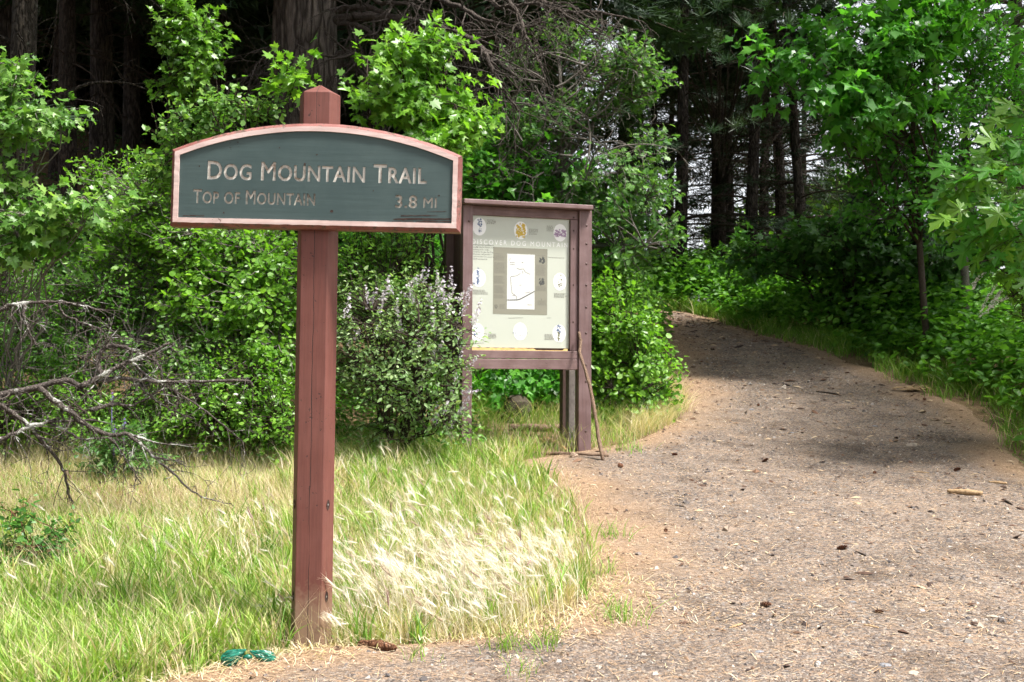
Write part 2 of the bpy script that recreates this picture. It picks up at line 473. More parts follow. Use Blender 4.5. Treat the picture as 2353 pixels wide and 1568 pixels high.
# ------------------------------------------------------------------ trail sign
def font_splines(body, size, small=0.8, xscale=1.0, spacing=1.0, bold=0.0):
    """splines (lists of bezier points) of a text in the built-in font, first letters large, the rest small capitals"""
    cu = bpy.data.curves.new("t", 'FONT'); cu.body = body; cu.size = size
    cu.small_caps_scale = small; cu.space_character = spacing; cu.resolution_u = 3
    for i, ch in enumerate(body):
        cu.body_format[i].use_small_caps = True
    o = bpy.data.objects.new("t", cu); COL.objects.link(o)
    for x in bpy.context.selected_objects: x.select_set(False)
    bpy.context.view_layer.objects.active = o; o.select_set(True)
    bpy.ops.object.convert(target='CURVE')
    o = bpy.context.view_layer.objects.active
    out = []
    for sp in o.data.splines:
        poly = []
        bp = sp.bezier_points
        n = len(bp)
        for k in range(n):
            a, c = bp[k], bp[(k + 1) % n]
            straight = a.handle_right_type == 'VECTOR' and c.handle_left_type == 'VECTOR'
            steps = 1 if straight else 4
            for s_ in range(steps):
                t = s_ / steps
                p = a.co * (1 - t) ** 3 + a.handle_right * 3 * t * (1 - t) ** 2 + c.handle_left * 3 * t * t * (1 - t) + c.co * t ** 3
                poly.append((p.x * xscale, p.y))
        out.append(poly)
    if bold:
        # thicken the strokes: move every outline point along its normal (holes run the other way round)
        area = lambda q: sum(q[i][0] * q[(i + 1) % len(q)][1] - q[(i + 1) % len(q)][0] * q[i][1] for i in range(len(q)))
        sg = 1 if area(max(out, key=lambda q: abs(area(q)))) > 0 else -1
        for k, q in enumerate(out):
            A = np.array(q); E = np.roll(A, -1, 0) - A; E /= np.linalg.norm(E, axis=1, keepdims=True) + 1e-9
            N = np.stack([E[:, 1], -E[:, 0]], -1) * sg
            Nv = N + np.roll(N, 1, 0); Nv /= np.maximum((Nv ** 2).sum(1, keepdims=True) / 2, 0.5)
            out[k] = [tuple(p) for p in A + Nv * bold]
    d = o.data; bpy.data.objects.remove(o); bpy.data.curves.remove(d)
    return out

def bbox2(sps):
    a = np.array([p for s_ in sps for p in s_]); return a.min(0), a.max(0)

def fit(sps, x0, x1, base=None, height=None, slant=0.0):
    lo, hi = bbox2(sps); k = (x1 - x0) / (hi[0] - lo[0]); ky = k if height is None else height / (hi[1] - lo[1])
    return [[(x0 + (p[0] - lo[0]) * k, base + (p[1] - lo[1]) * ky + slant * (p[0] - lo[0]) * k) for p in s_] for s_ in sps]

def filled(name, polys, mat, parent, extrude=0.0, y=0.0, bevel=0.0):
    """flat shape from closed outlines (nested ones are holes), upright in the XZ plane facing -Y, as a mesh"""
    cu = bpy.data.curves.new(name, 'CURVE'); cu.dimensions = '2D'; cu.fill_mode = 'BOTH'; cu.extrude = extrude
    for P in polys:
        sp = cu.splines.new('POLY'); sp.points.add(len(P) - 1)
        for k, p in enumerate(P): sp.points[k].co = (p[0], p[1], 0, 1)
        sp.use_cyclic_u = True
    tmp = bpy.data.objects.new("tmp", cu); COL.objects.link(tmp)
    bpy.context.view_layer.update()
    me = bpy.data.meshes.new_from_object(tmp.evaluated_get(bpy.context.evaluated_depsgraph_get()))
    bpy.data.objects.remove(tmp); bpy.data.curves.remove(cu)
    me.name = name
    me.transform(Matrix.Translation((0, y, 0)) @ Matrix.Rotation(math.pi / 2, 4, 'X'))
    me.materials.clear(); me.materials.append(mat)
    if not me.attributes.get("rnd"):
        me.attributes.new("rnd", 'FLOAT', 'POINT')
    o = bpy.data.objects.new(name, me); COL.objects.link(o); o.parent = parent
    return o

PX = 493.0                                     # photo units per metre at the sign
foot = ground_at(715, 1478)
sign = thing("trail_sign", "trail sign with arched green board routed with DOG MOUNTAIN TRAIL on a red-brown post", "sign",
             (foot[0], 5.3, foot[2]), (0, 0.0125, R(-1.0)))
foot[1] = 5.3
H = CAM_Z + (850 - 207) / 501.5 - foot[2]
oc = [(-0.061, -0.086), (0.061, -0.086), (0.0955, 0.0), (0.061, 0.086), (-0.061, 0.086), (-0.0955, 0.0)]   # six-sided post
V = [(x, y, z) for z in (-0.35, 0.6, 1.2, 1.8, H) for x, y in oc] + [(0, 0, H + 0.052)]
F = []
for k in range(4):
    F += [(k * 6 + i, k * 6 + (i + 1) % 6, (k + 1) * 6 + (i + 1) % 6, (k + 1) * 6 + i) for i in range(6)]
F += [(24 + i, 24 + (i + 1) % 6, 30) for i in range(6)] + [tuple(range(5, -1, -1))]
me = bpy.data.meshes.new("post"); me.from_pydata(V, [], F); me.materials.append(M['post'])
post = bpy.data.objects.new("post", me); COL.objects.link(post); post.parent = sign; bevel_obj(post, 0.0035, 2)
# countersunk bolt holes on the chamfers
M['hole'] = plain_mat("dark_bolt_hole", (0.05, 0.033, 0.028), 0.9, 0.1, 0.5, 60)
M['steel'] = plain_mat("dull_galvanised_bolt", (0.22, 0.21, 0.20), 0.5, 0.5, 0.3, 60)
for sx in (-1, 1):
    for zz in ((1478 - 1165) / PX, (1478 - 1372) / PX):
        c = np.array((sx * 0.0755, -0.050, zz)); n = np.array((sx * 0.928, -0.372, 0))
        tt = np.array((sx * 0.372, 0.928, 0))
        b = MB(); a = np.linspace(0, 2 * np.pi, 14, endpoint=False)
        ring = lambda rx, rz, off: c + n * off + np.cos(a)[:, None] * tt * rx + np.sin(a)[:, None] * np.array((0, 0, rz))
        Vv = np.concatenate([ring(0.0125, 0.024, 0.0022), ring(0.0105, 0.021, 0.0006), [c + n * 0.0006]])
        k = np.arange(14); k2 = (k + 1) % 14
        Ff = np.concatenate([np.stack([k, k2, k2 + 14], -1), np.stack([k, k2 + 14, k + 14], -1), np.stack([k + 14, k2 + 14, np.full(14, 28)], -1)])
        b.add(Vv, Ff); h_ = b.build("bolt_hole", M['hole'], sign)
        b = MB(); b.add(np.concatenate([ring(0.004, 0.005, 0.0018), [c + n * 0.003 ]]), np.stack([k, k2, np.full(14, 14)], -1))
        b.build("bolt", M['steel'], h_)

# board: arched outline; local x along the board, z up from the post foot
PB = FPX / 5.16                                # photo units per metre at the board's face
def bz0(v): return CAM_Z + (850 - v) / PB - foot[2]
def bx00(u): return (u - CX) / PB - foot[0] - 0.0125 * 2.05
BW = 672 / PB / 2
bx0 = bx00(726)
def arch(inset_, n=40):
    """outline of the board moved inwards by inset_"""
    w = BW - inset_
    zb = bz0(528) + inset_
    zs = bz0(351)
    pk = bz0(283)
    rise = pk - zs
    Rr_ = (BW * BW + rise * rise) / (2 * rise)       # circle through shoulders and peak
    cz = pk - Rr_
    r_ = Rr_ - inset_
    out = [(bx0 - w, zb), (bx0 + w, zb)]
    a1 = math.asin(w / r_)
    for k in range(n + 1):
        a = a1 - 2 * a1 * k / n
        out.append((bx0 + r_ * math.sin(a), cz + r_ * math.cos(a)))
    return out
BR = bpy.data.objects.new("board", None)
O0, O1, O2 = arch(0.0), arch(0.016), arch(0.038)
yb, ym, yf = -0.055, -0.125, -0.142               # back, start of chamfer, face (towards the viewer is -y)
def ring_mesh(name, loops, mat, parent, close_back=False):
    n = len(loops[0]); V = [p for lp in loops for p in lp]; F = []
    for k in range(len(loops) - 1):
        F += [(k * n + i, k * n + (i + 1) % n, (k + 1) * n + (i + 1) % n, (k + 1) * n + i) for i in range(n)]
    if close_back: F.append(tuple(range(n - 1, -1, -1)))
    me = bpy.data.meshes.new(name); me.from_pydata(V, [], F); me.materials.append(mat)
    o = bpy.data.objects.new(name, me); COL.objects.link(o); o.parent = parent
    return o
rj = rng(5)
def wob(lp, a, y): 
    return [(x + rj.normal(0, a), y + rj.normal(0, a * .6), z + rj.normal(0, a)) for x, z in lp]
bpy.data.objects.remove(BR)
def resample(lp, st=0.02):
    P = np.array(lp + [lp[0]]); out = []
    for a_, c_ in zip(P[:-1], P[1:]):
        m = max(1, int(np.linalg.norm(c_ - a_) / st))
        for k in range(m): out.append(tuple(a_ + (c_ - a_) * k / m))
    return out
# equal counts on each loop: build inner loops from the same angular samples
def trio(st=0.02):
    A, B_, C_ = [], [], []
    P0, P1, P2 = O0 + [O0[0]], O1 + [O1[0]], O2 + [O2[0]]
    for k in range(len(O0)):
        m = max(1, int(math.dist(P0[k], P0[k + 1]) / st))
        for j in range(m):
            t = j / m
            for src, dst in ((P0, A), (P1, B_), (P2, C_)):
                dst.append((src[k][0] * (1 - t) + src[k + 1][0] * t, src[k][1] * (1 - t) + src[k + 1][1] * t))
    return A, B_, C_
A_, B_, C_ = trio()
L0 = wob(A_, 0.0003, yb); L1 = wob(A_, 0.0007, ym); L2 = wob(B_, 0.0005, yf)
board = ring_mesh("board", [L0, L1, L2], M['board_edge'], sign, True)
board["label"] = "arched board with chamfered weathered red edges"
L3 = [(x, y - 0.0002, z) for x, y, z in L2]; L4 = wob(C_, 0.0003, yf - 0.0004); L5 = [(x, yf + 0.012, z) for x, y, z in L4]
rim = ring_mesh("rim", [L3, L4, L5], M['rim'], board)
# green panel with the lettering cut right through it and a cream sheet behind
def bx(u): return bx00(u)
def bz(v, u=731): return bz0(v - (u - 728) * 0.0245)
SL = -0.0245 + 0.0125
pw = []
def text_line(body, u0, u1, vbase, hpx, small, spacing=1.06):
    s_ = font_splines(body, 1.0, small, 1.0, spacing, 0.021)
    return fit(s_, bx(u0), bx(u1), bz(vbase, u0), hpx / PB, 0.0)
txt = []
txt += text_line("Dog Mountain Trail", 474, 982, 413, 44, 0.84)
txt += text_line("Top of Mountain", 442, 726, 468, 33, 0.84)
txt += text_line("3.8", 911, 962, 480, 30, 0.8)
txt += text_line("mi", 976, 1007, 480, 24, 1.0)
panel = filled("panel", [O2] + txt, M['green'], board, 0.0025, yf + 0.0075 + 0.0025)
panel["label"] = "dark green painted panel with routed lettering"
zsplit = bz0(436)
AR = arch(0.06)
filled("lettering", [[(AR[0][0], zsplit)] + [(AR[1][0], zsplit)] + AR[2:]], M['letters'], panel, 0.0005, yf + 0.0131)["label"] = "weathered cream letters DOG MOUNTAIN TRAIL"
filled("lettering", [[AR[0], AR[1], (AR[1][0], zsplit - 0.001), (AR[0][0], zsplit - 0.001)]], M['letters2'], panel, 0.0005, yf + 0.0131)["label"] = "dull brown letters TOP OF MOUNTAIN 3.8 MI"
# the board has sagged a little more than the post leans
_c = Vector((bx0, 0, bz0(430))); board.matrix_local = Matrix.Translation(_c + Vector((-0.004, 0, 0.006))) @ Matrix.Rotation(0.012, 4, 'Y') @ Matrix.Translation(-_c)
# splinters of lifted paint along the arch
b = MB(); r = rng(8)
for k in range(46):
    u = r.uniform(0.35, 0.98); th = u
    i_ = int(len(A_) * 0) 
    xk = bx0 + (r.uniform(-0.25, 0.95)) * BW * 0.98
    rise = 68 / PB; Rr_ = (BW * BW + rise * rise) / (2 * rise); zc = bz0(283) - Rr_
    zk = zc + math.sqrt(Rr_ ** 2 - (xk - bx0) ** 2)
    sl = -(xk - bx0) / Rr_
    ln = r.uniform(0.01, 0.05); yk = r.uniform(-0.12, -0.06)
    d = np.array((1, 0, sl)); d /= np.linalg.norm(d)
    p0 = np.array((xk, yk, zk - 0.001)); lift = np.array((0, 0, r.uniform(0.001, 0.006)))
    wv = np.array((0, r.uniform(0.002, 0.006), 0))
    b.add([p0, p0 + wv, p0 + d * ln + lift, p0 + d * ln + lift + wv * 0.4], [(0, 1, 2), (1, 3, 2), (0, 2, 1), (1, 2, 3)][:2])
b.build("paint_flakes", M['board_edge'], board, kind="stuff")
# knots, nail holes and the splintered strip at the lower right of the panel
for (u, v, s_) in [(700, 378, 5), (765, 487, 7), (727, 356, 3.5), (930, 507, 6), (1012, 452, 4), (455, 382, 3), (515, 490, 4), (860, 440, 3), (640, 340, 3), (975, 415, 3)]:
    c = np.array((bx(u), yf + 0.0066, bz(v, u))); a = np.linspace(0, 2 * np.pi, 9, endpoint=False)
    rr = s_ / PX * 0.5 * r.uniform(0.7, 1.3, 9)
    b = MB(); b.add(np.concatenate([c + np.stack([np.cos(a) * rr, a * 0, np.sin(a) * rr], -1), [c]]), [(k, (k + 1) % 9, 9) for k in range(9)])
    b.build("knot", M['hole'], panel)
for (u0, u1, v, h_) in [(908, 1040, 506, 3.0), (925, 1010, 498, 1.6), (960, 1042, 512, 2.4), (905, 955, 512, 1.5), (985, 1030, 489, 1.0), (420, 470, 497, 1.5)]:
    n_ = 12; xs = np.linspace(u0, u1, n_)
    top = np.array([(bx(x), yf + 0.0066, bz(v - h_ * r.uniform(0.1, 1), x)) for x in xs]); bot = np.array([(bx(x), yf + 0.0066, bz(v + h_ * r.uniform(0.1, 1), x)) for x in xs])
    V = np.concatenate([top, bot]); F = [(k, k + n_, k + 1) for k in range(n_ - 1)] + [(k + 1, k + n_, k + n_ + 1) for k in range(n_ - 1)]
    b = MB(); b.add(V, F); b.build("split", M['hole'], panel)

# ------------------------------------------------------------------ information kiosk
KS = 259.0; KA = R(17); KC = math.cos(KA)
kf = at(1208, 1030, 9.95)
KZ = float(gz(kf[0], kf[1]))
kz0 = float(at(1338, 1035, 10.12)[2])
kiosk = thing("information_kiosk", "brown timber notice kiosk with roof board and wildflower map poster beside the trail", "notice board",
              (kf[0], kf[1], kz0), (0, R(0.35), KA))
def kx(u): return (u - 1208) / KS / KC
def kh(v): return (1035 - v) / KS
PW = 0.088
PR_ = 0.120
lx, rx = kx(1073), kx(1340)
DEP = 0.42
for nm, xx, yy, mat, top in (("post", lx, 0, 'kiosk', 2.13), ("post", rx, 0, 'kiosk', 2.13), ("rear_post", lx, DEP, 'kiosk_dark', 2.10), ("rear_post", rx, DEP, 'kiosk_dark', 2.10)):
    w_ = PR_ if xx > 0 else PW; xx = xx - (0.045 if nm == 'rear_post' and xx < 0 else 0); boxobj(nm, (xx - w_ / 2, yy - 0.045, -0.5), (xx + w_ / 2, yy + 0.045, top), M[mat], kiosk, 0.004)
# side boards between the front and rear posts at the left, weathered inner leg at the right
for k in range(3):
    boxobj("side_board", (lx - 0.019, 0.055 + k * 0.108, 0.72), (lx + 0.019, 0.055 + k * 0.108 + 0.10, 2.08), M['kiosk_dark'], kiosk, 0.002)
boxobj("inner_leg", (rx - PR_ / 2 - 0.01, 0.18, -0.4), (rx - PR_ / 2 + 0.05, 0.27, kh(850)), plain_mat("bare_grey_timber", (0.16, 0.14, 0.13), 0.9, 0.1, 0.3, 30), kiosk, 0.003)
# roof board, rails, stile
boxobj("roof_board", (kx(1060), -0.11, 2.132), (kx(1352), DEP + 0.08, 2.172), M['kiosk_h'], kiosk, 0.006)
boxobj("top_rail", (lx + PW / 2 + 0.002, -0.012, 2.05), (rx - PR_ / 2 - 0.002, 0.045, 2.129), M['kiosk_h'], kiosk, 0.003)
boxobj("stile", (kx(1307), -0.02, kh(806)), (rx - PR_ / 2 - 0.004, 0.036, 2.047), M['kiosk'], kiosk, 0.003)
boxobj("lower_rail", (lx + PW / 2 + 0.002, -0.030, kh(825)), (rx - PR_ / 2 - 0.003, 0.03, kh(807)), M['kiosk_h'], kiosk, 0.004)
boxobj("lower_rail", (lx + PW / 2 + 0.002, -0.032, kh(849)), (rx - PR_ / 2 - 0.003, 0.03, kh(826)), M['kiosk_h'], kiosk, 0.004)
boxobj("back_panel", (lx + PW / 2 + 0.003, 0.026, kh(806)), (kx(1312), 0.040, 2.046), M['kiosk_dark'], kiosk, 0.0)
# torn yellow batten under the poster
b = MB(); r = rng(21)
n_ = 40; xs = np.linspace(kx(1084), kx(1303), n_)
hh = np.where((xs > kx(1225)) & (xs < kx(1292)), 0.006, 0.022) * r.uniform(0.75, 1.1, n_)
V = np.concatenate([np.stack([xs, np.full(n_, -0.004), np.full(n_, kh(806.8))], -1), np.stack([xs, np.full(n_, -0.004), kh(806.8) + hh], -1), np.stack([xs, np.full(n_, 0.02), kh(806.8) + hh], -1)])
F = [f for k in range(n_ - 1) for f in ((k, k + 1, k + n_ + 1), (k, k + n_ + 1, k + n_), (k + n_, k + n_ + 1, k + 2 * n_ + 1), (k + n_, k + 2 * n_ + 1, k + 2 * n_))]
b.add(V, F); b.build("batten", plain_mat("raw_yellow_wood", (0.62, 0.42, 0.17), 0.8, 0.2, 0.25, 40), kiosk)["label"] = "torn strip of raw yellow wood"
# bolts on the posts
b_me = None
for xx, vs in ((lx, (520, 690)), (rx, (518, 560, 606, 655, 706, 765, 838, 876, 990))):
    for v in vs:
        b = MB(); a = np.linspace(0, 2 * np.pi, 10, endpoint=False); c = np.array((xx + 0.008, -0.046, kh(v) + 0.0))
        Vv = np.concatenate([c + np.stack([np.cos(a) * .011, a * 0, np.sin(a) * .011], -1), [c + (0, -0.006, 0)]])
        b.add(Vv, [(k, (k + 1) % 10, 10) for k in range(10)]); b.build("bolt", M['kiosk_dark'], kiosk)
for v in (500, 530, 572, 655, 740):
    b = MB(); c = np.array((kx(1314), -0.0207, kh(v))); a = np.linspace(0, 2 * np.pi, 9, endpoint=False)
    b.add(np.concatenate([c + np.stack([np.cos(a) * .008, a * 0, np.sin(a) * .008], -1), [c + (0, -0.002, 0)]]), [(k, (k + 1) % 9, 9) for k in range(9)])
    b.build("screw_head", M['hole'], kiosk)

# poster: printed sheet under acrylic
def flat(name, col, rough=0.4):
    t = NT(name); return t.done(t.bsdf(col, rough, 0.4))
def sheet_mat():
    t = NT("pale_green_poster"); v = t.coord("Object")
    n = t.noise(v, 3, 4, 0.6); n2 = t.noise(v, 60, 3, 0.6)
    c = t.mix(n, (0.42, 0.445, 0.385), (0.455, 0.48, 0.42))
    c = t.mix(t.ramp(n2, [(0.68, 0.0), (0.74, 0.35)]), c, (0.42, 0.42, 0.36))
    return t.done(t.bsdf(c, 0.32, 0.4))
PL, PR, PT, PB = kx(1082.5), kx(1306.5), 2.049, kh(800.5)
poster = boxobj("poster", (PL, 0.010, PB), (PR, 0.018, PT), sheet_mat(), kiosk, 0.0)
poster["label"] = "pale green wildflower poster with trail map"
def fx(f): return PL + (PR - PL) * f
def fz(f): return PT + (PB - PT) * f
YP = 0.0095
def P_rect(name, x0, x1, z0, z1, mat, lay):
    return filled(name, [[(fx(x0), fz(z1)), (fx(x1), fz(z1)), (fx(x1), fz(z0)), (fx(x0), fz(z0))]], mat, poster, 0.0, YP - lay * 0.0006)
def P_oval(cx_, cz_, rx_=0.068, rz_=0.068):
    a = np.linspace(0, 2 * np.pi, 36, endpoint=False)
    return filled("printed_oval", [[(fx(cx_ + rx_ * math.cos(k)), fz(cz_ + rz_ * math.sin(k))) for k in a]], M['white_print'], poster, 0.0, YP - 0.0006)
M['white_print'] = flat("white_print", (0.72, 0.73, 0.72))
M['map_print'] = flat("map_paper", (0.56, 0.57, 0.55))
M['olive_print'] = flat("olive_print", (0.215, 0.21, 0.165))
M['ink'] = flat("grey_ink", (0.06, 0.063, 0.06))
M['ink_pale'] = flat("pale_grey_ink", (0.16, 0.155, 0.13))
M['blue_ink'] = flat("slate_blue_ink", (0.10, 0.14, 0.24))
M['yellow_ink'] = flat("yellow_ink", (0.50, 0.35, 0.04))
M['lilac_ink'] = flat("lilac_ink", (0.30, 0.20, 0.31))
M['brown_ink'] = flat("brown_green_ink", (0.13, 0.13, 0.06))
P_rect("printed_block", 0.225, 0.775, 0.235, 0.745, M['olive_print'], 1)["label"] = "olive text block"
P_rect("printed_map", 0.365, 0.645, 0.283, 0.705, M['map_print'], 2)["label"] = "white trail map"
OV = [(0.085, 0.085), (0.50, 0.10), (0.905, 0.105), (0.082, 0.475), (0.905, 0.485), (0.07, 0.885), (0.50, 0.875), (0.90, 0.885)]
for c_ in OV: P_oval(*c_)
sps = fit(font_splines("DISCOVER DOG MOUNTAIN", 1.0, 1.0, 1.0, 1.45), fx(0.012), fx(0.985), fz(0.218), (PT - PB) * 0.036)
filled("printed_title", sps, M['white_print'], poster, 0.0, YP - 0.0006)["label"] = "white title DISCOVER DOG MOUNTAIN"
para = ["With abundant wildflowers,", "a richly diverse forest, and", "stunning views of the", "Columbia Gorge, the Dog", "Mountain trail provides a", "seasonal feast of scenery to", "satisfy any appetite."]
def caps_off(body, size):
    cu = bpy.data.curves.new("t", 'FONT'); cu.body = body; cu.size = size; cu.resolution_u = 1; cu.offset = 0.0
    o = bpy.data.objects.new("t", cu); COL.objects.link(o)
    bpy.context.view_layer.update()
    me = bpy.data.meshes.new_from_object(o.evaluated_get(bpy.context.evaluated_depsgraph_get()))
    bpy.data.objects.remove(o); bpy.data.curves.remove(cu)
    return me
def print_text(name, lines, x0, z0, dz, size, mat, lay=1.0, center=False):
    bm = bmesh.new()
    for k, tx in enumerate(lines):
        me = caps_off(tx, size)
        w = max([v.co.x for v in me.vertices] or [0])
        me.transform(Matrix.Translation((fx(x0) - (w / 2 if center else 0), YP - 0.0006 * lay, fz(z0 + dz * k))) @ Matrix.Rotation(math.pi / 2, 4, 'X'))
        bm.from_mesh(me); bpy.data.meshes.remove(me)
    me = bpy.data.meshes.new(name); bm.to_mesh(me); bm.free(); me.materials.clear(); me.materials.append(mat)
    o = bpy.data.objects.new(name, me); COL.objects.link(o); o.parent = poster
    return o
print_text("printed_paragraph", para, 0.022, 0.228, 0.0178, 0.0172, M['ink'])["label"] = "paragraph of dark text"
print_text("printed_quote", ["The earth", "laughs in flowers"], 0.50, 0.868, 0.022, 0.0205, M['blue_ink'], 2, True)["label"] = "small quote The earth laughs in flowers"
# text too small to read: rows of grey strokes
def strokes(name, blocks, mat, lay):
    r = rng(31)
    for (x0, x1, z0, z1, dz) in blocks:
        b = MB(); z = z0
        while z < z1:
            x = x0; xe = x1 - (x1 - x0) * r.uniform(0, 0.25)
            while x < xe:
                w = min(r.uniform(0.006, 0.02), xe - x)
                b.add([(fx(x), YP - lay * 0.0006, fz(z + dz * 0.38)), (fx(x + w), YP - lay * 0.0006, fz(z + dz * 0.38)), (fx(x + w), YP - lay * 0.0006, fz(z)), (fx(x), YP - lay * 0.0006, fz(z))], [(0, 1, 2), (0, 2, 3)])
                x += w + 0.004
            z += dz
        b.build(name, mat, poster, kind="stuff")
strokes("printed_text", [(0.235, 0.35, z0, z1, 0.0078) for z0, z1 in ((0.285, 0.292), (0.300, 0.335), (0.352, 0.435), (0.455, 0.515), (0.528, 0.585), (0.598, 0.625))] +
        [(0.29, 0.35, 0.672, 0.70, 0.009), (0.66, 0.765, 0.285, 0.292, 0.008), (0.66, 0.765, 0.36, 0.445, 0.0078), (0.66, 0.765, 0.525, 0.558, 0.0078), (0.675, 0.765, 0.635, 0.67, 0.0078)], M['ink_pale'], 2)
strokes("printed_caption", [(0.16, 0.255, 0.028, 0.066, 0.0095), (0.585, 0.68, 0.085, 0.128, 0.0095), (0.765, 0.845, 0.055, 0.10, 0.0095), (0.025, 0.175, 0.565, 0.60, 0.0095), (0.845, 0.98, 0.575, 0.612, 0.0095), (0.18, 0.27, 0.897, 0.93, 0.0095), (0.75, 0.85, 0.893, 0.935, 0.0095), (0.455, 0.545, 0.905, 0.911, 0.008)], M['ink_pale'], 2)
# map line work
def linework(name, lines, mat, lay, w):
    b = MB()
    for L in lines:
        P = np.array([(fx(x), fz(z)) for x, z in L])
        for a_, c_ in zip(P[:-1], P[1:]):
            d = c_ - a_; n_ = np.array((-d[1], d[0])) / (np.linalg.norm(d) + 1e-9) * w / 2
            q = [a_ - n_, c_ - n_, c_ + n_, a_ + n_]
            b.add([(p[0], YP - lay * 0.0006, p[1]) for p in q], [(0, 1, 2), (0, 2, 3)])
    return b.build(name, mat, poster)
linework("map_river", [[(0.366, 0.637), (0.40, 0.636), (0.47, 0.634), (0.50, 0.627), (0.56, 0.602), (0.644, 0.565)]], M['ink'], 3, 0.0085)
linework("map_paths", [[(0.46, 0.634), (0.462, 0.61), (0.43, 0.59), (0.415, 0.585), (0.405, 0.52), (0.40, 0.46), (0.42, 0.455), (0.46, 0.45), (0.48, 0.44), (0.50, 0.43)], [(0.55, 0.42), (0.6, 0.435)], [(0.51, 0.345), (0.53, 0.348)], [(0.39, 0.35), (0.44, 0.35)], [(0.39, 0.365), (0.44, 0.365)], [(0.39, 0.335), (0.395, 0.318)], [(0.46, 0.39), (0.49, 0.40), (0.53, 0.395), (0.55, 0.42)], [(0.42, 0.60), (0.45, 0.60)], [(0.55, 0.58), (0.60, 0.57)], [(0.57, 0.67), (0.62, 0.67)], [(0.52, 0.41), (0.525, 0.43)], [(0.49, 0.52), (0.51, 0.52)]], M['ink_pale'], 3, 0.0042)
linework("poster_scratches", [[(0.78, 0.298), (0.84, 0.30), (0.95, 0.30)], [(0.38, 0.775), (0.45, 0.772), (0.53, 0.77)], [(0.775, 0.768), (0.815, 0.765)]], M['ink_pale'], 1, 0.003)
# flower drawings: little petals
def blossoms(items, mat, name="printed_flower"):
    b = MB(); r = rng(41)
    for (cx_, cz_, sx_, sz_, n_, s_) in items:
        for k in range(n_):
            x = cx_ + r.uniform(-1, 1) * sx_; z = cz_ + r.uniform(-1, 1) * sz_; a = r.uniform(0, 6.28); q = s_ * r.uniform(.6, 1.3)
            dx, dz = math.cos(a) * q, math.sin(a) * q
            c = np.array((fx(x), YP - 0.0013 - 0.00001 * k, fz(z)))
            b.add([c + (dx, 0, dz), c + (-dz * .45, 0, dx * .45), c + (-dx, 0, -dz), c + (dz * .45, 0, -dx * .45)], [(0, 1, 2), (0, 2, 3)])
    return b.build(name, mat, poster, kind="stuff")
blossoms([(0.087, 0.055, 0.02, 0.03, 24, 0.010), (0.09, 0.105, 0.012, 0.03, 10, 0.008), (0.075, 0.455, 0.013, 0.055, 34, 0.010), (0.06, 0.51, 0.03, 0.012, 14, 0.009), (0.895, 0.85, 0.015, 0.03, 20, 0.011), (0.06, 0.875, 0.02, 0.03, 14, 0.010)], M['blue_ink'])
blossoms([(0.50, 0.10, 0.045, 0.05, 80, 0.014)], M['yellow_ink'])
blossoms([(0.905, 0.108, 0.058, 0.026, 110, 0.010)], M['lilac_ink'])
blossoms([(0.50, 0.125, 0.055, 0.03, 12, 0.006), (0.905, 0.48, 0.022, 0.055, 26, 0.008), (0.085, 0.08, 0.004, 0.055, 10, 0.005), (0.90, 0.905, 0.012, 0.04, 18, 0.012)], M['brown_ink'])
blossoms([(0.715, 0.325, 0.028, 0.02, 16, 0.015), (0.715, 0.49, 0.022, 0.026, 24, 0.014), (0.715, 0.625, 0.004, 0.006, 4, 0.004)], M['ink'])
# shield emblem: outline, tree inside
linework("printed_shield", [[(0.245, 0.675), (0.255, 0.678), (0.265, 0.675), (0.268, 0.685), (0.266, 0.697), (0.256, 0.703), (0.246, 0.697), (0.243, 0.685), (0.245, 0.675)], [(0.2555, 0.683), (0.2555, 0.697)], [(0.251, 0.691), (0.26, 0.691)]], M['ink'], 2, 0.003)

# ------------------------------------------------------------------ walking stick, sticks, stones by the kiosk
M['stick'] = bark_mat("weathered_stick_bark", (0.13, 0.085, 0.06), (0.30, 0.21, 0.15), 30, None, 0.15, 0.6, 0.4)
M['rock'] = plain_mat("grey_brown_rock", (0.14, 0.12, 0.10), 0.9, 0.2, 0.5, 14)
M['bark_red'] = bark_mat("rusty_bark", (0.10, 0.045, 0.025), (0.28, 0.14, 0.08), 26, None, 0.3, 0.6, 0.6)
def poly_obj(name, label, cat, pts, rad, mat, sides=8, group=None, seed=1, wig=0.0):
    P = np.array(pts, float)
    t = np.linspace(0, 1, len(P)); t2 = np.linspace(0, 1, max(10, 4 * len(P)))
    Q = np.stack([np.interp(t2, t, P[:, k]) for k in range(3)], -1)
    Q[1:-1] += rng(seed).normal(0, wig, (len(Q) - 2, 3))
    rr = np.interp(t2, np.linspace(0, 1, len(rad)), rad) * rng(seed + 1).uniform(0.85, 1.15, len(Q))
    b = MB(); b.tube(Q, rr, sides)
    o = b.build(name, mat, None, Q[0], smooth=True)
    return tag(o, label, cat, group)
# leaning stick: foot on the trail in front, top against the right post (kiosk front face)
ft = ground_at(1386, 1066)
ca, sa = math.cos(KA), math.sin(KA)
def kworld(x, y, z): return np.array((kf[0] + x * ca - y * sa, kf[1] + x * sa + y * ca, kz0 + z))
topp = kworld(kx(1325), -0.062, kh(765))
k1 = ft * 0.13 + topp * 0.87 + np.array((-0.012, 0, 0)); 
poly_obj("walking_stick", "thin bent walking stick leaning against the right post of the kiosk", "stick",
         [topp + (0, 0, 0.0), topp * .93 + ft * .07 + (0.004, 0, 0), topp * .84 + ft * .16 + (-0.028, 0, 0), topp * .6 + ft * .4 + (0.012, 0, 0), topp * .3 + ft * .7 + (0.008, 0, 0), ft + (0, 0, 0.008)],
         [0.011, 0.012, 0.013, 0.0145, 0.015, 0.015], M['stick'], 8, None, 3, 0.0015)
def on(u, v, up=0.0): 
    p = ground_at(u, v); p[2] = float(tz(p[0], p[1])) + up; return p
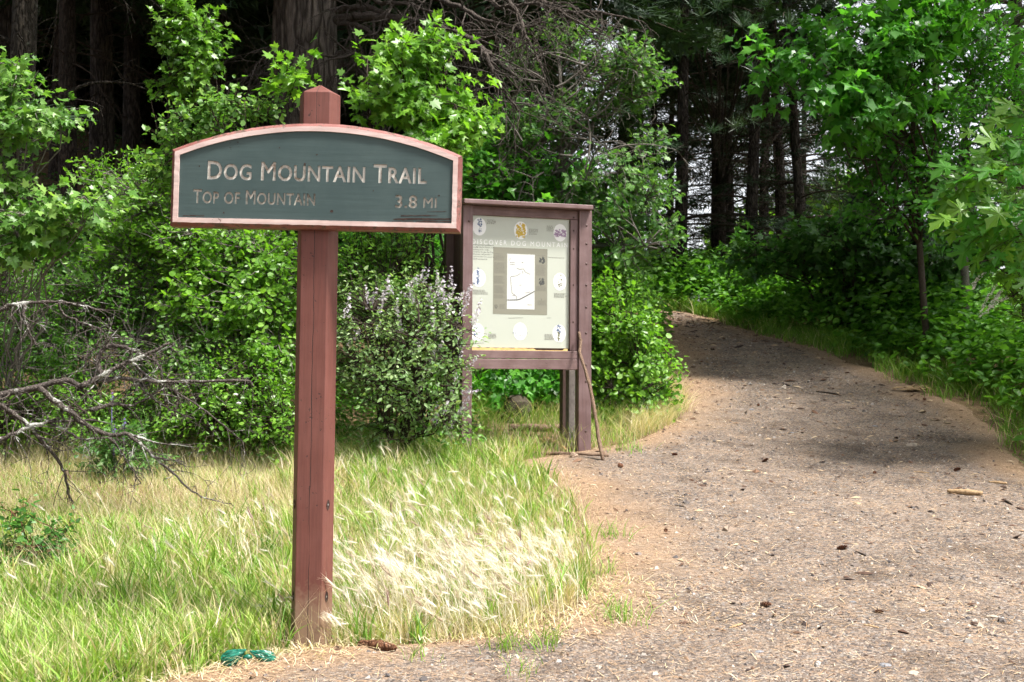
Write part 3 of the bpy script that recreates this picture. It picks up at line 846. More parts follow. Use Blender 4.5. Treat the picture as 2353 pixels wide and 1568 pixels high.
poly_obj("fallen_stick", "long pale stick lying on the ground in front of the kiosk", "stick", [on(1180, 1047, .012), on(1240, 1047, .014), on(1300, 1050, .012), on(1398, 1057, .012)], [0.008, 0.014, 0.016, 0.012], M['stick'], 7, None, 4, 0.003)
poly_obj("curved_wood", "short curved piece of orange-brown wood under the kiosk", "wood", [on(1232, 1022, .03), on(1252, 1025, .05), on(1280, 1030, .045), on(1300, 1040, .02)], [0.02, 0.026, 0.02, 0.008], plain_mat("orange_wood", (0.36, 0.22, 0.11), .85, .2, .3, 18), 8, None, 6, 0.004)
poly_obj("weathered_log", "thin grey log lying on the ground behind the kiosk posts", "log", [on(1170, 990, .03), on(1230, 993, .04), on(1330, 990, .03)], [0.03, 0.035, 0.03], M['stick'], 8, None, 7, 0.004)
def rock(name, label, p, s, seed, mat, cat="stone", group=None):
    bm = bmesh.new(); bmesh.ops.create_icosphere(bm, subdivisions=3, radius=1.0)
    r = rng(seed); off = Vector(r.uniform(-50, 50, 3))
    for v in bm.verts:
        n_ = mnoise.noise(v.co * 1.1 + off) * 0.38 + mnoise.noise(v.co * 3 + off) * 0.12
        q = v.co * (1 + n_)
        for ax in range(3): q[ax] = round(q[ax] * 3.2) / 3.2 * 0.35 + q[ax] * 0.65
        v.co = Vector((q.x * s[0], q.y * s[1], q.z * s[2]))
    me = bpy.data.meshes.new(name); bm.to_mesh(me); bm.free(); me.materials.append(mat)
    o = bpy.data.objects.new(name, me); COL.objects.link(o); o.location = p; o.rotation_euler = (0, 0, r.uniform(0, 6))
    return tag(o, label, cat, group)
pb = on(1188, 985, 0.02); rock("boulder", "dark rounded boulder under the kiosk behind the grass", pb + np.array((0, 0.35, 0.13)), (0.15, 0.13, 0.17), 3, plain_mat("dark_mossy_rock", (0.055, 0.045, 0.033), .95, .1, .6, 16), "boulder")
rock("rock", "brown angular rock beside the fallen stick at the kiosk", on(1318, 1058, 0.015), (0.042, 0.035, 0.028), 5, plain_mat("brown_rock", (0.26, 0.19, 0.14), .9, .2, .4, 30))
rock("pale_stone", "pale grey stone half hidden in the grass near the lower left corner", ground_at(160, 1462) + np.array((0, 0, 0.03)), (0.035, 0.04, 0.045), 9, plain_mat("pale_rock", (0.38, 0.37, 0.34), .9, .2, .3, 30))
# ------------------------------------------------------------------ foliage kit
def fan(outline, mid=(0, 0.42), fold=0.10, droop=-0.10):
    """leaf template: triangle fan round mid; edges lifted (fold) and the tip drooping"""
    P = [(mid[0], mid[1], 0.0)] + [(x, y, fold * abs(x) + droop * max(0, y - 0.3) ** 2 * 2) for x, y in outline]
    n = len(outline)
    return np.array(P), np.array([(0, 1 + k, 1 + (k + 1) % n) for k in range(n)])
def sym(half):
    """closed outline from the right half (base to tip)"""
    return [(x, y) for x, y in half] + [(-x, y) for x, y in reversed(half) if abs(x) > 1e-6]
def blade6(w1, y1, w2, y2, fold, droop):
    """simple leaf, four triangles folded along the midrib"""
    V = [(0, 0, 0), (w1, y1, fold * w1), (w2, y2, fold * w2 + droop * 0.4), (0, 1.0, droop), (-w2, y2, fold * w2 + droop * 0.4), (-w1, y1, fold * w1)]
    return np.array(V), np.array([(0, 1, 2), (0, 2, 3), (0, 3, 4), (0, 4, 5)])
LEAF_OVATE = blade6(0.28, 0.26, 0.25, 0.66, 0.25, -0.10)
LEAF_ROUND = blade6(0.38, 0.24, 0.37, 0.68, 0.22, -0.09)
LEAF_SLIM = (np.array([(0, 0, 0), (0.17, 0.45, 0.05), (0, 1.0, -0.06), (-0.17, 0.45, 0.05)]), np.array([(0, 1, 2), (0, 2, 3)]))
LEAF_DIAM = (np.array([(0, 0, 0), (0.32, 0.48, 0.09), (0, 1.0, -0.08), (-0.32, 0.48, 0.09)]), np.array([(0, 1, 2), (0, 2, 3)]))
LEAF_MAPLE = fan(sym([(0.0, 0.06), (0.20, 0.02), (0.40, -0.06), (0.34, 0.12), (0.62, 0.22), (0.42, 0.34), (0.50, 0.55), (0.70, 0.66), (0.46, 0.68), (0.30, 0.60), (0.20, 0.76), (0.16, 0.92), (0, 1.12)]), (0, 0.38), 0.14, -0.14)
LEAF_BIGMAPLE = fan(sym([(0.0, 0.02), (0.14, -0.10), (0.36, -0.16), (0.30, 0.0), (0.44, 0.06), (0.66, 0.05), (0.60, 0.22), (0.32, 0.28), (0.52, 0.48), (0.80, 0.58), (0.74, 0.72), (0.50, 0.70), (0.24, 0.52), (0.15, 0.46), (0.22, 0.72), (0.36, 0.88), (0.18, 0.94), (0.0, 1.16)]), (0, 0.30), 0.12, -0.18)
LEAF_MAPLE_LO = fan(sym([(0.0, 0.0), (0.38, -0.05), (0.36, 0.16), (0.66, 0.52), (0.30, 0.54), (0.0, 1.1)]), (0, 0.36), 0.16, -0.16)
LEAF_OAK = fan(sym([(0, 0), (0.10, 0.18), (0.26, 0.26), (0.13, 0.36), (0.36, 0.52), (0.18, 0.60), (0.34, 0.80), (0.14, 0.84), (0, 1.0)]), (0, 0.5), 0.2, -0.10)

def unit(a):
    return a / (np.linalg.norm(a, axis=-1, keepdims=True) + 1e-9)
UP = np.array((0, 0, 1.0))
def frames(Yd, Nn):
    Y = unit(Yd); N = Nn - (Nn * Y).sum(-1, keepdims=True) * Y; N = unit(N)
    return np.cross(Y, N), Y, N

G1 = lambda *a: a
M['lf_maple'] = leaf_mat("maple_leaf", [(0, (0.049, 0.134, 0.014)), (0.5, (0.100, 0.236, 0.023)), (1, (0.187, 0.355, 0.046))], 0.45, 0.36, 0.5)
M['lf_bright'] = leaf_mat("spring_leaf", [(0, (0.059, 0.158, 0.014)), (0.5, (0.124, 0.284, 0.026)), (1, (0.233, 0.425, 0.060))], 0.46, 0.38, 0.45)
M['lf_shrub'] = leaf_mat("shrub_leaf", [(0, (0.040, 0.127, 0.017)), (0.5, (0.091, 0.236, 0.028)), (1, (0.180, 0.378, 0.055))], 0.46, 0.42, 0.42)
M['lf_snow'] = leaf_mat("pale_shrub_leaf", [(0, (0.052, 0.141, 0.020)), (0.5, (0.111, 0.248, 0.042)), (1, (0.244, 0.396, 0.098))], 0.44, 0.4, 0.45)
M['lf_oak'] = leaf_mat("oak_leaf", [(0, (0.042, 0.118, 0.028)), (0.5, (0.087, 0.204, 0.046)), (1, (0.163, 0.302, 0.076))], 0.42, 0.45, 0.4)
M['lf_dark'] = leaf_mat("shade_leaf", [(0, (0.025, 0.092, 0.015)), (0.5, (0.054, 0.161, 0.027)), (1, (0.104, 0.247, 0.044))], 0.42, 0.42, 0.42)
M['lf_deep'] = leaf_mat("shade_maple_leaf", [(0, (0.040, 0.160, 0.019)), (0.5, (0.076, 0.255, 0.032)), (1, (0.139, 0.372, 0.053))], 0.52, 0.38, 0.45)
M['needle'] = leaf_mat("fir_needle", [(0, (0.010, 0.026, 0.010)), (0.6, (0.018, 0.042, 0.016)), (1, (0.030, 0.060, 0.022))], 0.12, 0.55, 0.3)
M['pine'] = leaf_mat("pine_needle", [(0, (0.024, 0.060, 0.028)), (0.6, (0.046, 0.095, 0.045)), (1, (0.085, 0.135, 0.065))], 0.15, 0.45, 0.45)
M['twig'] = bark_mat("twig_bark", (0.035, 0.026, 0.020), (0.10, 0.08, 0.065), 40, None, 0.3, 0.6, 0.3)
M['greytwig'] = bark_mat("grey_twig_bark", (0.10, 0.09, 0.08), (0.26, 0.24, 0.215), 40, None, 0.3, 0.6, 0.3)
M['lichen'] = bark_mat("lichened_dead_bark", (0.060, 0.050, 0.044), (0.20, 0.17, 0.155), 30, (0.44, 0.44, 0.40), 0.5, 0.555, 0.6)
M['bark'] = bark_mat("fir_bark", (0.030, 0.024, 0.020), (0.19, 0.16, 0.14), 7.5, None, 0.2, 0.6, 1.0)
M['bark2'] = bark_mat("dark_fir_bark", (0.022, 0.018, 0.016), (0.12, 0.10, 0.088), 12, None, 0.2, 0.6, 1.0)
M['bark_moss'] = bark_mat("mossy_bark", (0.020, 0.017, 0.013), (0.10, 0.085, 0.068), 14, (0.20, 0.20, 0.17), 0.3, 0.62, 0.9)
M['bark_pine'] = bark_mat("pine_bark", (0.022, 0.017, 0.014), (0.085, 0.066, 0.055), 14, None, 0.3, 0.6, 0.9)

def bez(a, c, e, n):
    t = np.linspace(0, 1, n)[:, None]
    return a * (1 - t) ** 2 + 2 * c * t * (1 - t) + e * t * t

def sample_blobs(r, blobs, n, shell=0.55, gap=0.35, gs=2.2, seed=0):
    """cluster points: uneven, more towards the surface, with gaps"""
    w = np.array([bl[3] if len(bl) > 3 else bl[1][0] * bl[1][1] * bl[1][2] for bl in blobs]); w = w / w.sum()
    out = []; off = Vector(r.uniform(-40, 40, 3)); tries = 0
    while len(out) < n and tries < n * 12:
        tries += 1
        bl = blobs[r.choice(len(blobs), p=w)]
        d = r.normal(size=3); d /= np.linalg.norm(d)
        p = np.array(bl[0]) + d * np.array(bl[1]) * (shell + (1 - shell) * r.random() ** 0.7 if r.random() < 0.75 else r.random())
        if mnoise.noise(Vector(p * gs) + off) < -gap * 0.6 and r.random() < 0.85: continue
        if p[2] < gz(p[0], p[1]) + 0.03: continue
        out.append(p)
    return np.array(out)

def plant(name, label, cat, base, blobs, seed, n_main, n_twig, lpt, leaf, lsize, lmat, bmat, r0=0.02, tl=0.16, group=None,
          up=0.4, wind=0.0, part=("stems", "leaves"), shell=0.55, gap=0.35, flower=None, face=0.0, down=0.25, parent=None, twr=0.0035, sides=5, maxtwig=9.0, fork=0.0, lean=(0, 0)):
    r = rng(seed); base = np.array(base, float)
    C = sample_blobs(r, blobs, n_twig, shell, gap)
    root = thing(name, label, cat, base, group=group) if parent is None else parent
    st = MB(); nodes = []
    big = sorted(blobs, key=lambda q: -q[1][0] * q[1][2])
    start = lambda: base + np.append(r.normal(0, r0 * 1.2, 2), -0.08)
    if fork:
        top_ = base + np.array((lean[0] * fork, lean[1] * fork, fork)); TP = bez(base - UP * 0.3, base + np.array((0, 0, fork * 0.5)), top_, 12)
        TP[2:-1] += r.normal(0, 0.02, (9, 3)); st.tube(TP, r0 * np.linspace(1.15, 0.6, 12), 9)
        start = lambda: TP[r.integers(5, 12)]
    for k in range(n_main):
        bl = big[k % len(big)] if k < len(big) else big[r.integers(len(big))]
        tgt = np.array(bl[0]) + r.normal(0, 0.35, 3) * np.array(bl[1])
        s0 = start()
        ctl = base * 0.5 + tgt * 0.5; ctl[2] = base[2] * (0.35) + tgt[2] * 0.65; ctl[:2] = base[:2] * 0.72 + tgt[:2] * 0.28
        
        if fork: ctl = s0 * 0.55 + tgt * 0.45 + UP * 0.18 * np.linalg.norm(tgt - s0)
        P = bez(s0, ctl, tgt, 9)
        ln = np.linalg.norm(tgt - base)
        P[1:-1] += r.normal(0, 0.022 * ln, (7, 3))
        st.tube(P, r0 * (0.5 if fork else 1) * np.linspace(1, 0.25, 9) * r.uniform(0.6, 1.1), sides)
        nodes.append(P[3:])
    nodes = np.concatenate(nodes)
    D = np.linalg.norm(C[:, None] - nodes[None], axis=2) + 0.5 * np.maximum(nodes[None, :, 2] - C[:, None, 2], 0)
    ni = D.argmin(1)
    keep = D[np.arange(len(C)), ni] < maxtwig
    C = C[keep]; ni = ni[keep]
    A = nodes[ni]
    ctr = np.array([np.average([bl[0][i] for bl in blobs]) for i in range(3)])
    T = unit(unit(C - A) * 0.7 + unit(C - ctr) * 0.4 + UP * up * 0.5 + r.normal(0, 0.35, C.shape) + np.array((wind, 0, 0)))
    for a, c, t_ in zip(A, C, T):
        ln = np.linalg.norm(c - a)
        mid = (a + c) / 2 + r.normal(0, 0.08 * ln, 3) + UP * 0.06 * ln
        P = np.vstack([bez(a, mid, c, 3), (c + t_ * tl)[None]])
        st.tube(P, np.array([1.6, 1.2, 0.85, 0.35]) * twr * (1 + 0.5 * min(ln, 1.5)), 3, cap=False)
    st.build(part[0], bmat, root, base, smooth=True)
    n = len(C); k = lpt
    s = np.tile(np.linspace(-0.55, 1.0, k), (n, 1)) + r.normal(0, 0.08, (n, k))
    side = unit(np.cross(T, UP + r.normal(0, 0.3, T.shape)))
    sg = np.where(np.arange(k) % 2 == 0, 1.0, -1.0)
    P = C[:, None] + T[:, None] * (s * tl)[..., None] + side[:, None] * (sg * 0.12 * tl)[None, :, None] + r.normal(0, 0.10 * tl, (n, k, 3))
    Yd = side[:, None] * (sg * 0.8)[None, :, None] + T[:, None] * (0.35 + 0.5 * np.clip(s, 0, 1))[..., None] - UP * down + r.normal(0, 0.42, (n, k, 3))
    Nn = UP * 0.62 + r.normal(0, 0.42, (n, k, 3)) + np.array((0.12, -0.22 - face, 0)) + (unit(C - ctr) * 0.5)[:, None]
    P = P.reshape(-1, 3); X_, Y_, N_ = frames(Yd.reshape(-1, 3), Nn.reshape(-1, 3))
    lv = MB(); N_ = N_ * r.uniform(-0.3, 2.6, (n * k, 1)); X_ = X_ * r.uniform(0.72, 1.08, (n * k, 1))
    tone = np.repeat(r.normal(0.5, 0.17, n), k) + r.normal(0, 0.17, n * k) + 0.08 * np.tile(np.clip(s[0] * 0 + np.linspace(-1, 1, k), -1, 1), n)
    ok = P[:, 2] > gz(P[:, 0], P[:, 1]) + 0.01
    sz = lsize * np.clip(r.normal(0.92, 0.27, n * k), 0.35, 1.5)
    lv.stamp(leaf[0], leaf[1], P[ok], X_[ok], Y_[ok], N_[ok], sz[ok], np.clip(tone[ok], 0, 1))
    lv.build(part[1], lmat, root, base, smooth=False, kind="stuff")
    return root, C, T

def px_blob(u, v, d, ru, rv, rd, w=None):
    """ellipsoid at photo place (u, v) and distance d; radii in photo units, depth radius in metres"""
    c = at(u, v, d); k = d / FPX
    return (c, (ru * k, rd, rv * k)) if w is None else (c, (ru * k, rd, rv * k), w)

def gbase(u, d, dy=0.0):
    x = (u - CX) / FPX * d
    return np.array((x, d + dy, float(gz(x, d + dy))))

# ------------------------------------------------------------------ conifers: trunk, dead limbs, needle sprays
def spray_template(n=26, ln=1.0, nl=0.16, w=0.016, seed=1, flat=0.35):
    r = rng(seed); V, F = [], []
    def tri(p, d, l, wv):
        k = len(V); V.extend([p - wv, p + wv, p + d * l]); F.append((k, k + 1, k + 2))
    tri(np.array((0, 0, 0.)), np.array((0, 1, 0.)), ln, np.array((0.012, 0, 0)))
    for s in (-1, 1):
        for j in range(4):
            y0 = 0.12 + 0.2 * j; L = 0.55 * (1 - 0.16 * j)
            d = np.array((s * 0.8, 0.55, -0.12)); d /= np.linalg.norm(d)
            tri(np.array((0, y0, 0)), d, L, np.array((0, 0.009, 0)))
            for q in range(n // 4):
                t = (q + 0.7) / (n // 4)
                p = np.array((0, y0, 0)) + d * L * t
                a = r.uniform(-1, 1)
                dd = np.array((s * 0.25 + a, 0.75 - 0.3 * abs(a), r.normal(0, flat))); dd /= np.linalg.norm(dd)
                tri(p, dd, nl * r.uniform(.7, 1.2), np.array((w, w, 0)) * .6)
    for q in range(n // 2):
        p = np.array((0, 0.15 + 0.85 * q / (n // 2), 0)); a = r.uniform(-1, 1)
        dd = np.array((a, 0.8, r.normal(0, flat))); dd /= np.linalg.norm(dd)
        tri(p, dd, nl, np.array((w, 0, 0)))
    return np.array(V), np.array(F)
SPRAY = spray_template()
SPRAY_LO = spray_template(12, 1.0, 0.30, 0.045, 2)

def tuft_template(n=44, seed=3):
    r = rng(seed); V, F = [], []
    for k in range(n):
        a = r.uniform(0, 2 * np.pi); t = r.uniform(0.25, 1.45)
        d = np.array((math.cos(a) * math.sin(t), math.cos(t), math.sin(a) * math.sin(t)))
        p = np.array((0, -0.25 * r.random(), 0)); m = p + d * 0.55; e = m + (d + np.array((0, -0.1, -0.18))) * 0.45
        w = np.cross(d, r.normal(size=3)); w = w / np.linalg.norm(w) * 0.011
        b0 = len(V); V += [p - w, p + w, m + w * .8, m - w * .8, e]; F += [(b0, b0 + 1, b0 + 2), (b0, b0 + 2, b0 + 3), (b0 + 3, b0 + 2, b0 + 4)]
    return np.array(V), np.array(F)
TUFT = tuft_template()

def limb(b, r, p, d, ln, rad, depth, droop=0.25, mi=0, sides=5, curl=0.25, minr=0.004, kids=(3, 6), tips=None):
    """a bare arching limb with side twigs"""
    n = max(4, int(5 + 5 * min(ln, 2)))
    d = unit(np.array(d, float)); pts = [np.array(p, float)]; dirs = [d]
    bend = r.normal(0, curl, 3)
    for k in range(n):
        d = unit(d + bend / n * 1.4 + r.normal(0, 0.09, 3) - UP * droop / n * (1 + k / n))
        pts.append(pts[-1] + d * ln / n); dirs.append(d)
    b.tube(np.array(pts), np.maximum(rad * np.linspace(1, 0.22, n + 1), minr * 0.5), sides, mi=mi, cap=False)
    if depth > 0:
        for _ in range(r.integers(*kids)):
            k = r.integers(2, n + 1)
            dd = unit(dirs[k] * 0.7 + r.normal(0, 0.6, 3) + UP * r.uniform(-0.35, 0.15))
            limb(b, r, pts[k], dd, ln * r.uniform(0.3, 0.6), max(rad * (1 - 0.75 * k / n) * 0.6, minr), depth - 1, droop, mi, max(3, sides - 1), curl, minr, kids, tips)
    elif tips is not None:
        tips.append((pts[-1], d)); tips.append((pts[n // 2], dirs[n // 2]))

def trunk_mesh(b, r, h, r0, r1, lean=(0, 0), flare=1.35, sides=18, rough=0.05, mi=0, bend=0.0):
    n = 30; t = np.linspace(0, 1, n) ** 1.3
    z = -0.6 + t * (h + 0.6)
    ph = r.uniform(0, 6.28)
    cx_ = lean[0] * z + bend * np.sin(z * 0.55 + ph); cy_ = lean[1] * z + bend * np.cos(z * 0.43 + ph)
    rad = r0 + (r1 - r0) * np.clip(z / h, 0, 1); rad = rad * (1 + (flare - 1) * np.exp(-np.maximum(z, 0) / 0.5))
    a = np.linspace(0, 2 * np.pi, sides, endpoint=False)
    wv = 1 + rough * (np.sin(a[None] * 5 + z[:, None] * 1.1) + 0.7 * np.sin(a[None] * 9 - z[:, None] * 2.3)) + r.normal(0, rough * 0.35, (n, sides))
    V = np.stack([cx_[:, None] + rad[:, None] * wv * np.cos(a), cy_[:, None] + rad[:, None] * wv * np.sin(a), np.repeat(z[:, None], sides, 1)], -1).reshape(-1, 3)
    i = np.arange(n - 1)[:, None] * sides + np.arange(sides)[None]; j = np.arange(n - 1)[:, None] * sides + (np.arange(sides)[None] + 1) % sides
    b.add(V, np.concatenate([np.stack([i, j, j + sides], -1).reshape(-1, 3), np.stack([i, j + sides, i + sides], -1).reshape(-1, 3)]), mi=mi)
    return lambda zz: np.array((np.interp(zz, z, cx_), np.interp(zz, z, cy_), zz))

def fir_crown(b, r, axis_f, z0, h, Lmax, nb, per, tmpl, size, tw, droop=0.35, low_thin=1.0):
    """whorls of drooping branches hung with needle sprays; tw collects the branch wood"""
    P, Yd, Nn, S_ = [], [], [], []
    for k in range(nb):
        f = (k + r.random()) / nb
        z = z0 + (h - z0) * f ** 1.15
        L = Lmax * (1 - ((z - z0) / (h - z0)) ** 1.4) * r.uniform(0.6, 1.1) + 0.3
        a = r.uniform(0, 2 * np.pi); d = np.array((math.cos(a), math.sin(a), 0.18))
        t = np.linspace(0, 1, 7)[:, None]
        pts = axis_f(z) + d * L * t - UP * droop * L * t * t
        tw.tube(pts, 0.03 * (L / Lmax + 0.2) * np.linspace(1, 0.15, 7), 4, cap=False)
        m = max(4, int(per * L / Lmax))
        tt = 0.18 + 0.82 * r.random(m) ** 0.8
        pos = np.stack([np.interp(tt, t[:, 0], pts[:, i]) for i in range(3)], -1)
        sgn = np.where(r.random(m) < 0.5, -1, 1)
        sd = np.array((-math.sin(a), math.cos(a), 0))
        P.append(pos); Yd.append(sd[None] * (sgn * 0.75)[:, None] + d[None] * 0.7 - UP * r.uniform(0.1, 0.7, (m, 1)) + r.normal(0, 0.18, (m, 3)))
        Nn.append(UP + r.normal(0, 0.28, (m, 3))); S_.append(size * r.uniform(0.6, 1.2, m))
    P = np.concatenate(P); X_, Y_, N_ = frames(np.concatenate(Yd), np.concatenate(Nn))
    b.stamp(tmpl[0], tmpl[1], P, X_, Y_, N_, np.concatenate(S_), np.clip(r.normal(0.5, 0.25, len(P)), 0, 1))

def link_copy(o, parent=None):
    c = o.copy(); COL.objects.link(c); c.parent = parent
    for ch in o.children: link_copy(ch, c)
    return c

def make_fir(name, seed, h, r0, z0, Lmax, nb, per, size, tmpl, bmat, dead=10, lean=(0, 0), deadlen=1.2, low=0):
    r = rng(seed); root = thing(name, "", "tree")
    tb = MB(); f = trunk_mesh(tb, r, h, r0, r0 * 0.25, lean, 1.3, 14)
    tr_ = tb.build("trunk", bmat, root, smooth=True)
    if dead:
        db = MB()
        for k in range(dead):
            z = r.uniform(1.0, z0 + 1); a = r.uniform(0, 6.28)
            limb(db, r, f(z) + np.array((math.cos(a), math.sin(a), 0)) * r0 * 0.6, (math.cos(a), math.sin(a), -0.05), deadlen * r.uniform(0.4, 1.2), 0.014, 1, 0.5, 0, 4, 0.4, 0.004)
        db.build("dead_limbs", M['twig'], root)
    cb, wbm = MB(), MB(); fir_crown(cb, r, f, z0, h, Lmax, nb, per, tmpl, size, wbm)
    if low: fir_crown(cb, r, f, 1.6, z0, 2.6, low, 11, tmpl, size * 0.75, wbm, 0.25)
    wbm.build("branches", M['twig'], root, kind="stuff"); cb.build("crown", M['needle'], root, kind="stuff")
    return root
def retag(o, label, loc=None, rz=None, s=None, group=None):
    o["label"] = label
    if group: o["group"] = group
    if loc is not None: o.location = loc
    if rz is not None: o.rotation_euler = (o.rotation_euler[0], o.rotation_euler[1], rz)
    if s is not None: o.scale = (s, s, s) if np.isscalar(s) else s
    return o
# ------------------------------------------------------------------ conifer forest
protoA = make_fir("fir_tree", 101, 24, 0.21, 4.8, 3.6, 95, 26, 1.05, SPRAY_LO, M['bark2'], 16)
protoB = make_fir("fir_tree", 102, 20, 0.17, 4.0, 3.0, 85, 24, 0.95, SPRAY_LO, M['bark2'], 18)
protoC = make_fir("slender_fir", 103, 17, 0.125, 3.6, 2.3, 75, 20, 0.85, SPRAY_LO, M['bark_pine'], 22, (0.01, 0.0), 1.5)
protoE = make_fir("slim_pine", 105, 15, 0.15, 5.6, 1.9, 42, 12, 0.75, SPRAY_LO, M['bark2'], 44, (0.01, 0.0), 2.0, 15)
used = set()
def fir(proto, label, u, d, scale, rz, tilt=(0, 0), x=None, dz=0.0):
    o = proto if proto.name not in used else link_copy(proto)
    used.add(proto.name)
    p = gbase(u, d) if x is None else np.array((x, d, float(gz(x, d))))
    o.location = (p[0], p[1], p[2] + dz); o.rotation_euler = (tilt[0], tilt[1], rz); o.scale = (scale,) * 3
    o["label"] = label; o["group"] = "forest conifers"
    return o
A_, B_, C_, E_ = protoA, protoB, protoC, protoE
SPOTS = [
    (A_, "straight grey fir trunk between the left edge and the sapling, lit on its right side", 228, 18.5, 0.95, 0.3, (0, 0)),
    (B_, "dark thin fir trunk just right of the straight grey trunk", 296, 22.5, 1.0, 1.3, (0, 0.01)),
    (A_, "dark fir trunk behind the tall leafy sapling", 492, 20.5, 1.05, 2.1, (0, 0)),
    (C_, "slim dark fir at the left behind the mossy trunk", 128, 21.5, 1.1, 0.7, (0, 0.0)),
    (C_, "short visible trunk standing on the brown slope at the left", 152, 15.8, 1.0, 2.7, (0, 0.0)),
    (A_, "shadowed fir between the sapling and the massive trunk", 575, 25.5, 1.05, 4.2, (0, 0)),
    (B_, "shadowed fir deep behind the left sapling", 400, 27.0, 1.2, 5.0, (0, 0)),
    (A_, "fir trunk behind the vine maple right of the sign", 868, 23.0, 1.0, 1.0, (0, 0)),
    (B_, "black fir trunk rising behind the oak above the kiosk", 1078, 17.5, 1.1, 2.0, (0, 0.01)),
    (A_, "fir deep in shade between the sign and the oak", 985, 27.0, 1.1, 3.0, (0, 0)),
    (E_, "dark trunk left of the slender pine above the trail bend", 1562, 22.0, 0.9, 0.2, (0, 0.012)),
    (E_, "thin dark fir just right of the oak crown", 1506, 26.0, 0.6, 1.9, (0, -0.01)),
    (E_, "dark trunk close behind the slender pine", 1678, 25.5, 0.8, 4.0, (0, 0.0)),
    (E_, "thick black leaning trunk right of the slender pine", 1722, 22.0, 0.85, 5.5, (0, 0.03)),
    (E_, "black trunk beside the thick leaning trunk", 1752, 25.0, 0.8, 0.9, (0, 0.045)),
    (E_, "upright dark trunk below the lobed maple boughs", 1806, 23.0, 0.85, 2.9, (0, 0.03)),
    (E_, "slanting dark trunk below the lobed maple boughs", 1852, 22.0, 0.75, 3.9, (0, 0.09)),
    
    (E_, "dark fir trunk at the top right corner", 2352, 19.5, 0.9, 2.2, (0, 0.0)),
]
for (pr, lb, u, d, s_, rz, tl_) in SPOTS: fir(pr, lb, u, d, s_, rz, tl_)
# the rest of the wood, seen only as darkness and fragments between the named trunks
r = rng(77)
deep = [(-5, 17), (30, 27), (90, 33), (180, 30), (260, 35), (330, 31), (450, 34), (530, 38), (1440, 31), (620, 33), (690, 28), (760, 36), (820, 30), (920, 38), (1040, 34),
        (-150, 22), (-260, 28), (-60, 38), (380, 42), (580, 44), (860, 44), (220, 44)]
for k, (u, d) in enumerate(deep):
    o = fir((A_, B_)[k % 2], "dark conifer deep in the shaded wood behind the bushes", u, d, r.uniform(0.95, 1.3), r.uniform(0, 6.28))
    o["group"] = "conifers deep in the wood"
for k, (u, d) in enumerate([(1472, 29), (1536, 33), (1660, 35), (1764, 38), (1846, 33), (1952, 36), (2150, 30), (2420, 25)]):
    o = fir(E_, "slim dark pine behind the nearer trunks right of the oak", u, d, r.uniform(0.72, 0.95), r.uniform(0, 6.28), (0, r.normal(0, 0.02)))
    o["group"] = "slim pines behind the bend"
# young firs clothed to the ground fill the back of the wood
protoD = make_fir("young_fir", 104, 13, 0.12, 0.7, 2.9, 90, 30, 1.1, SPRAY_LO, M['bark2'], 0)
for k, (u, d) in enumerate([(40, 34), (130, 38), (220, 33), (300, 38), (380, 34), (470, 39), (560, 34), (650, 40), (740, 33), (830, 39), (920, 33), (1000, 40), (1070, 35), (-40, 30), (-140, 34), (340, 48), (180, 50), (520, 50), (60, 46), (700, 48)]):
    o = fir(protoD, "young dark fir clothed to the ground in the black back of the wood", u, d, r.uniform(0.9, 1.4), r.uniform(0, 6.28))
    o["group"] = "young firs at the back of the wood"

o = fir(protoD, "dark little fir with drooping boughs right of the trail", 2060, 17.0, 0.30, 1.2); o["group"] = "young firs"
# unseen firs added left of the meadow to block skylight and darken that side
for k, (x, y, lb) in enumerate([(-7.2, 8.2, "unseen fir added outside the left edge to block the sky"), (-6.8, 4.6, "unseen fir added left of the meadow to block the sky"), (-7.6, 1.2, "unseen fir added left of the camera to block the sky"), (-9.5, 6.5, "unseen second row fir added at the left to block the sky"), (-6.9, -2.5, "unseen fir added behind the camera at the left to block the sky")]):
    fir((A_, B_)[k % 2], lb, 0, y, 0.85, k * 1.3, (0, 0), x)["group"] = "unseen sky-blocking firs"
# massive furrowed fir behind the sign
r = rng(55)
bp = gbase(703, 15.0)
bigfir = thing("massive_fir", "massive furrowed fir trunk directly behind the sign, with bare arching limbs", "tree", bp, group=None)
tb = MB(); f_big = trunk_mesh(tb, r, 27, 0.46, 0.15, (-0.006, 0), 1.25, 34, 0.035)
tb.build("trunk", M['bark'], bigfir, smooth=True)
cb, wbm = MB(), MB(); fir_crown(cb, r, f_big, 6.5, 27, 4.6, 110, 30, SPRAY_LO, 1.15, wbm)
wbm.build("branches", M['twig'], bigfir, kind="stuff"); cb.build("crown", M['needle'], bigfir, kind="stuff")
def z5(x, y): return ((850 + x / 2.613) * 0.9412, (y / 2.613) * 0.9412)
def z4(x, y): return ((x / 2.613) * 0.9412, (y / 2.613) * 0.9412)
M['deadlimb'] = bark_mat("bare_limb_bark", (0.045, 0.037, 0.032), (0.16, 0.135, 0.12), 26, None, 0.3, 0.6, 0.5)
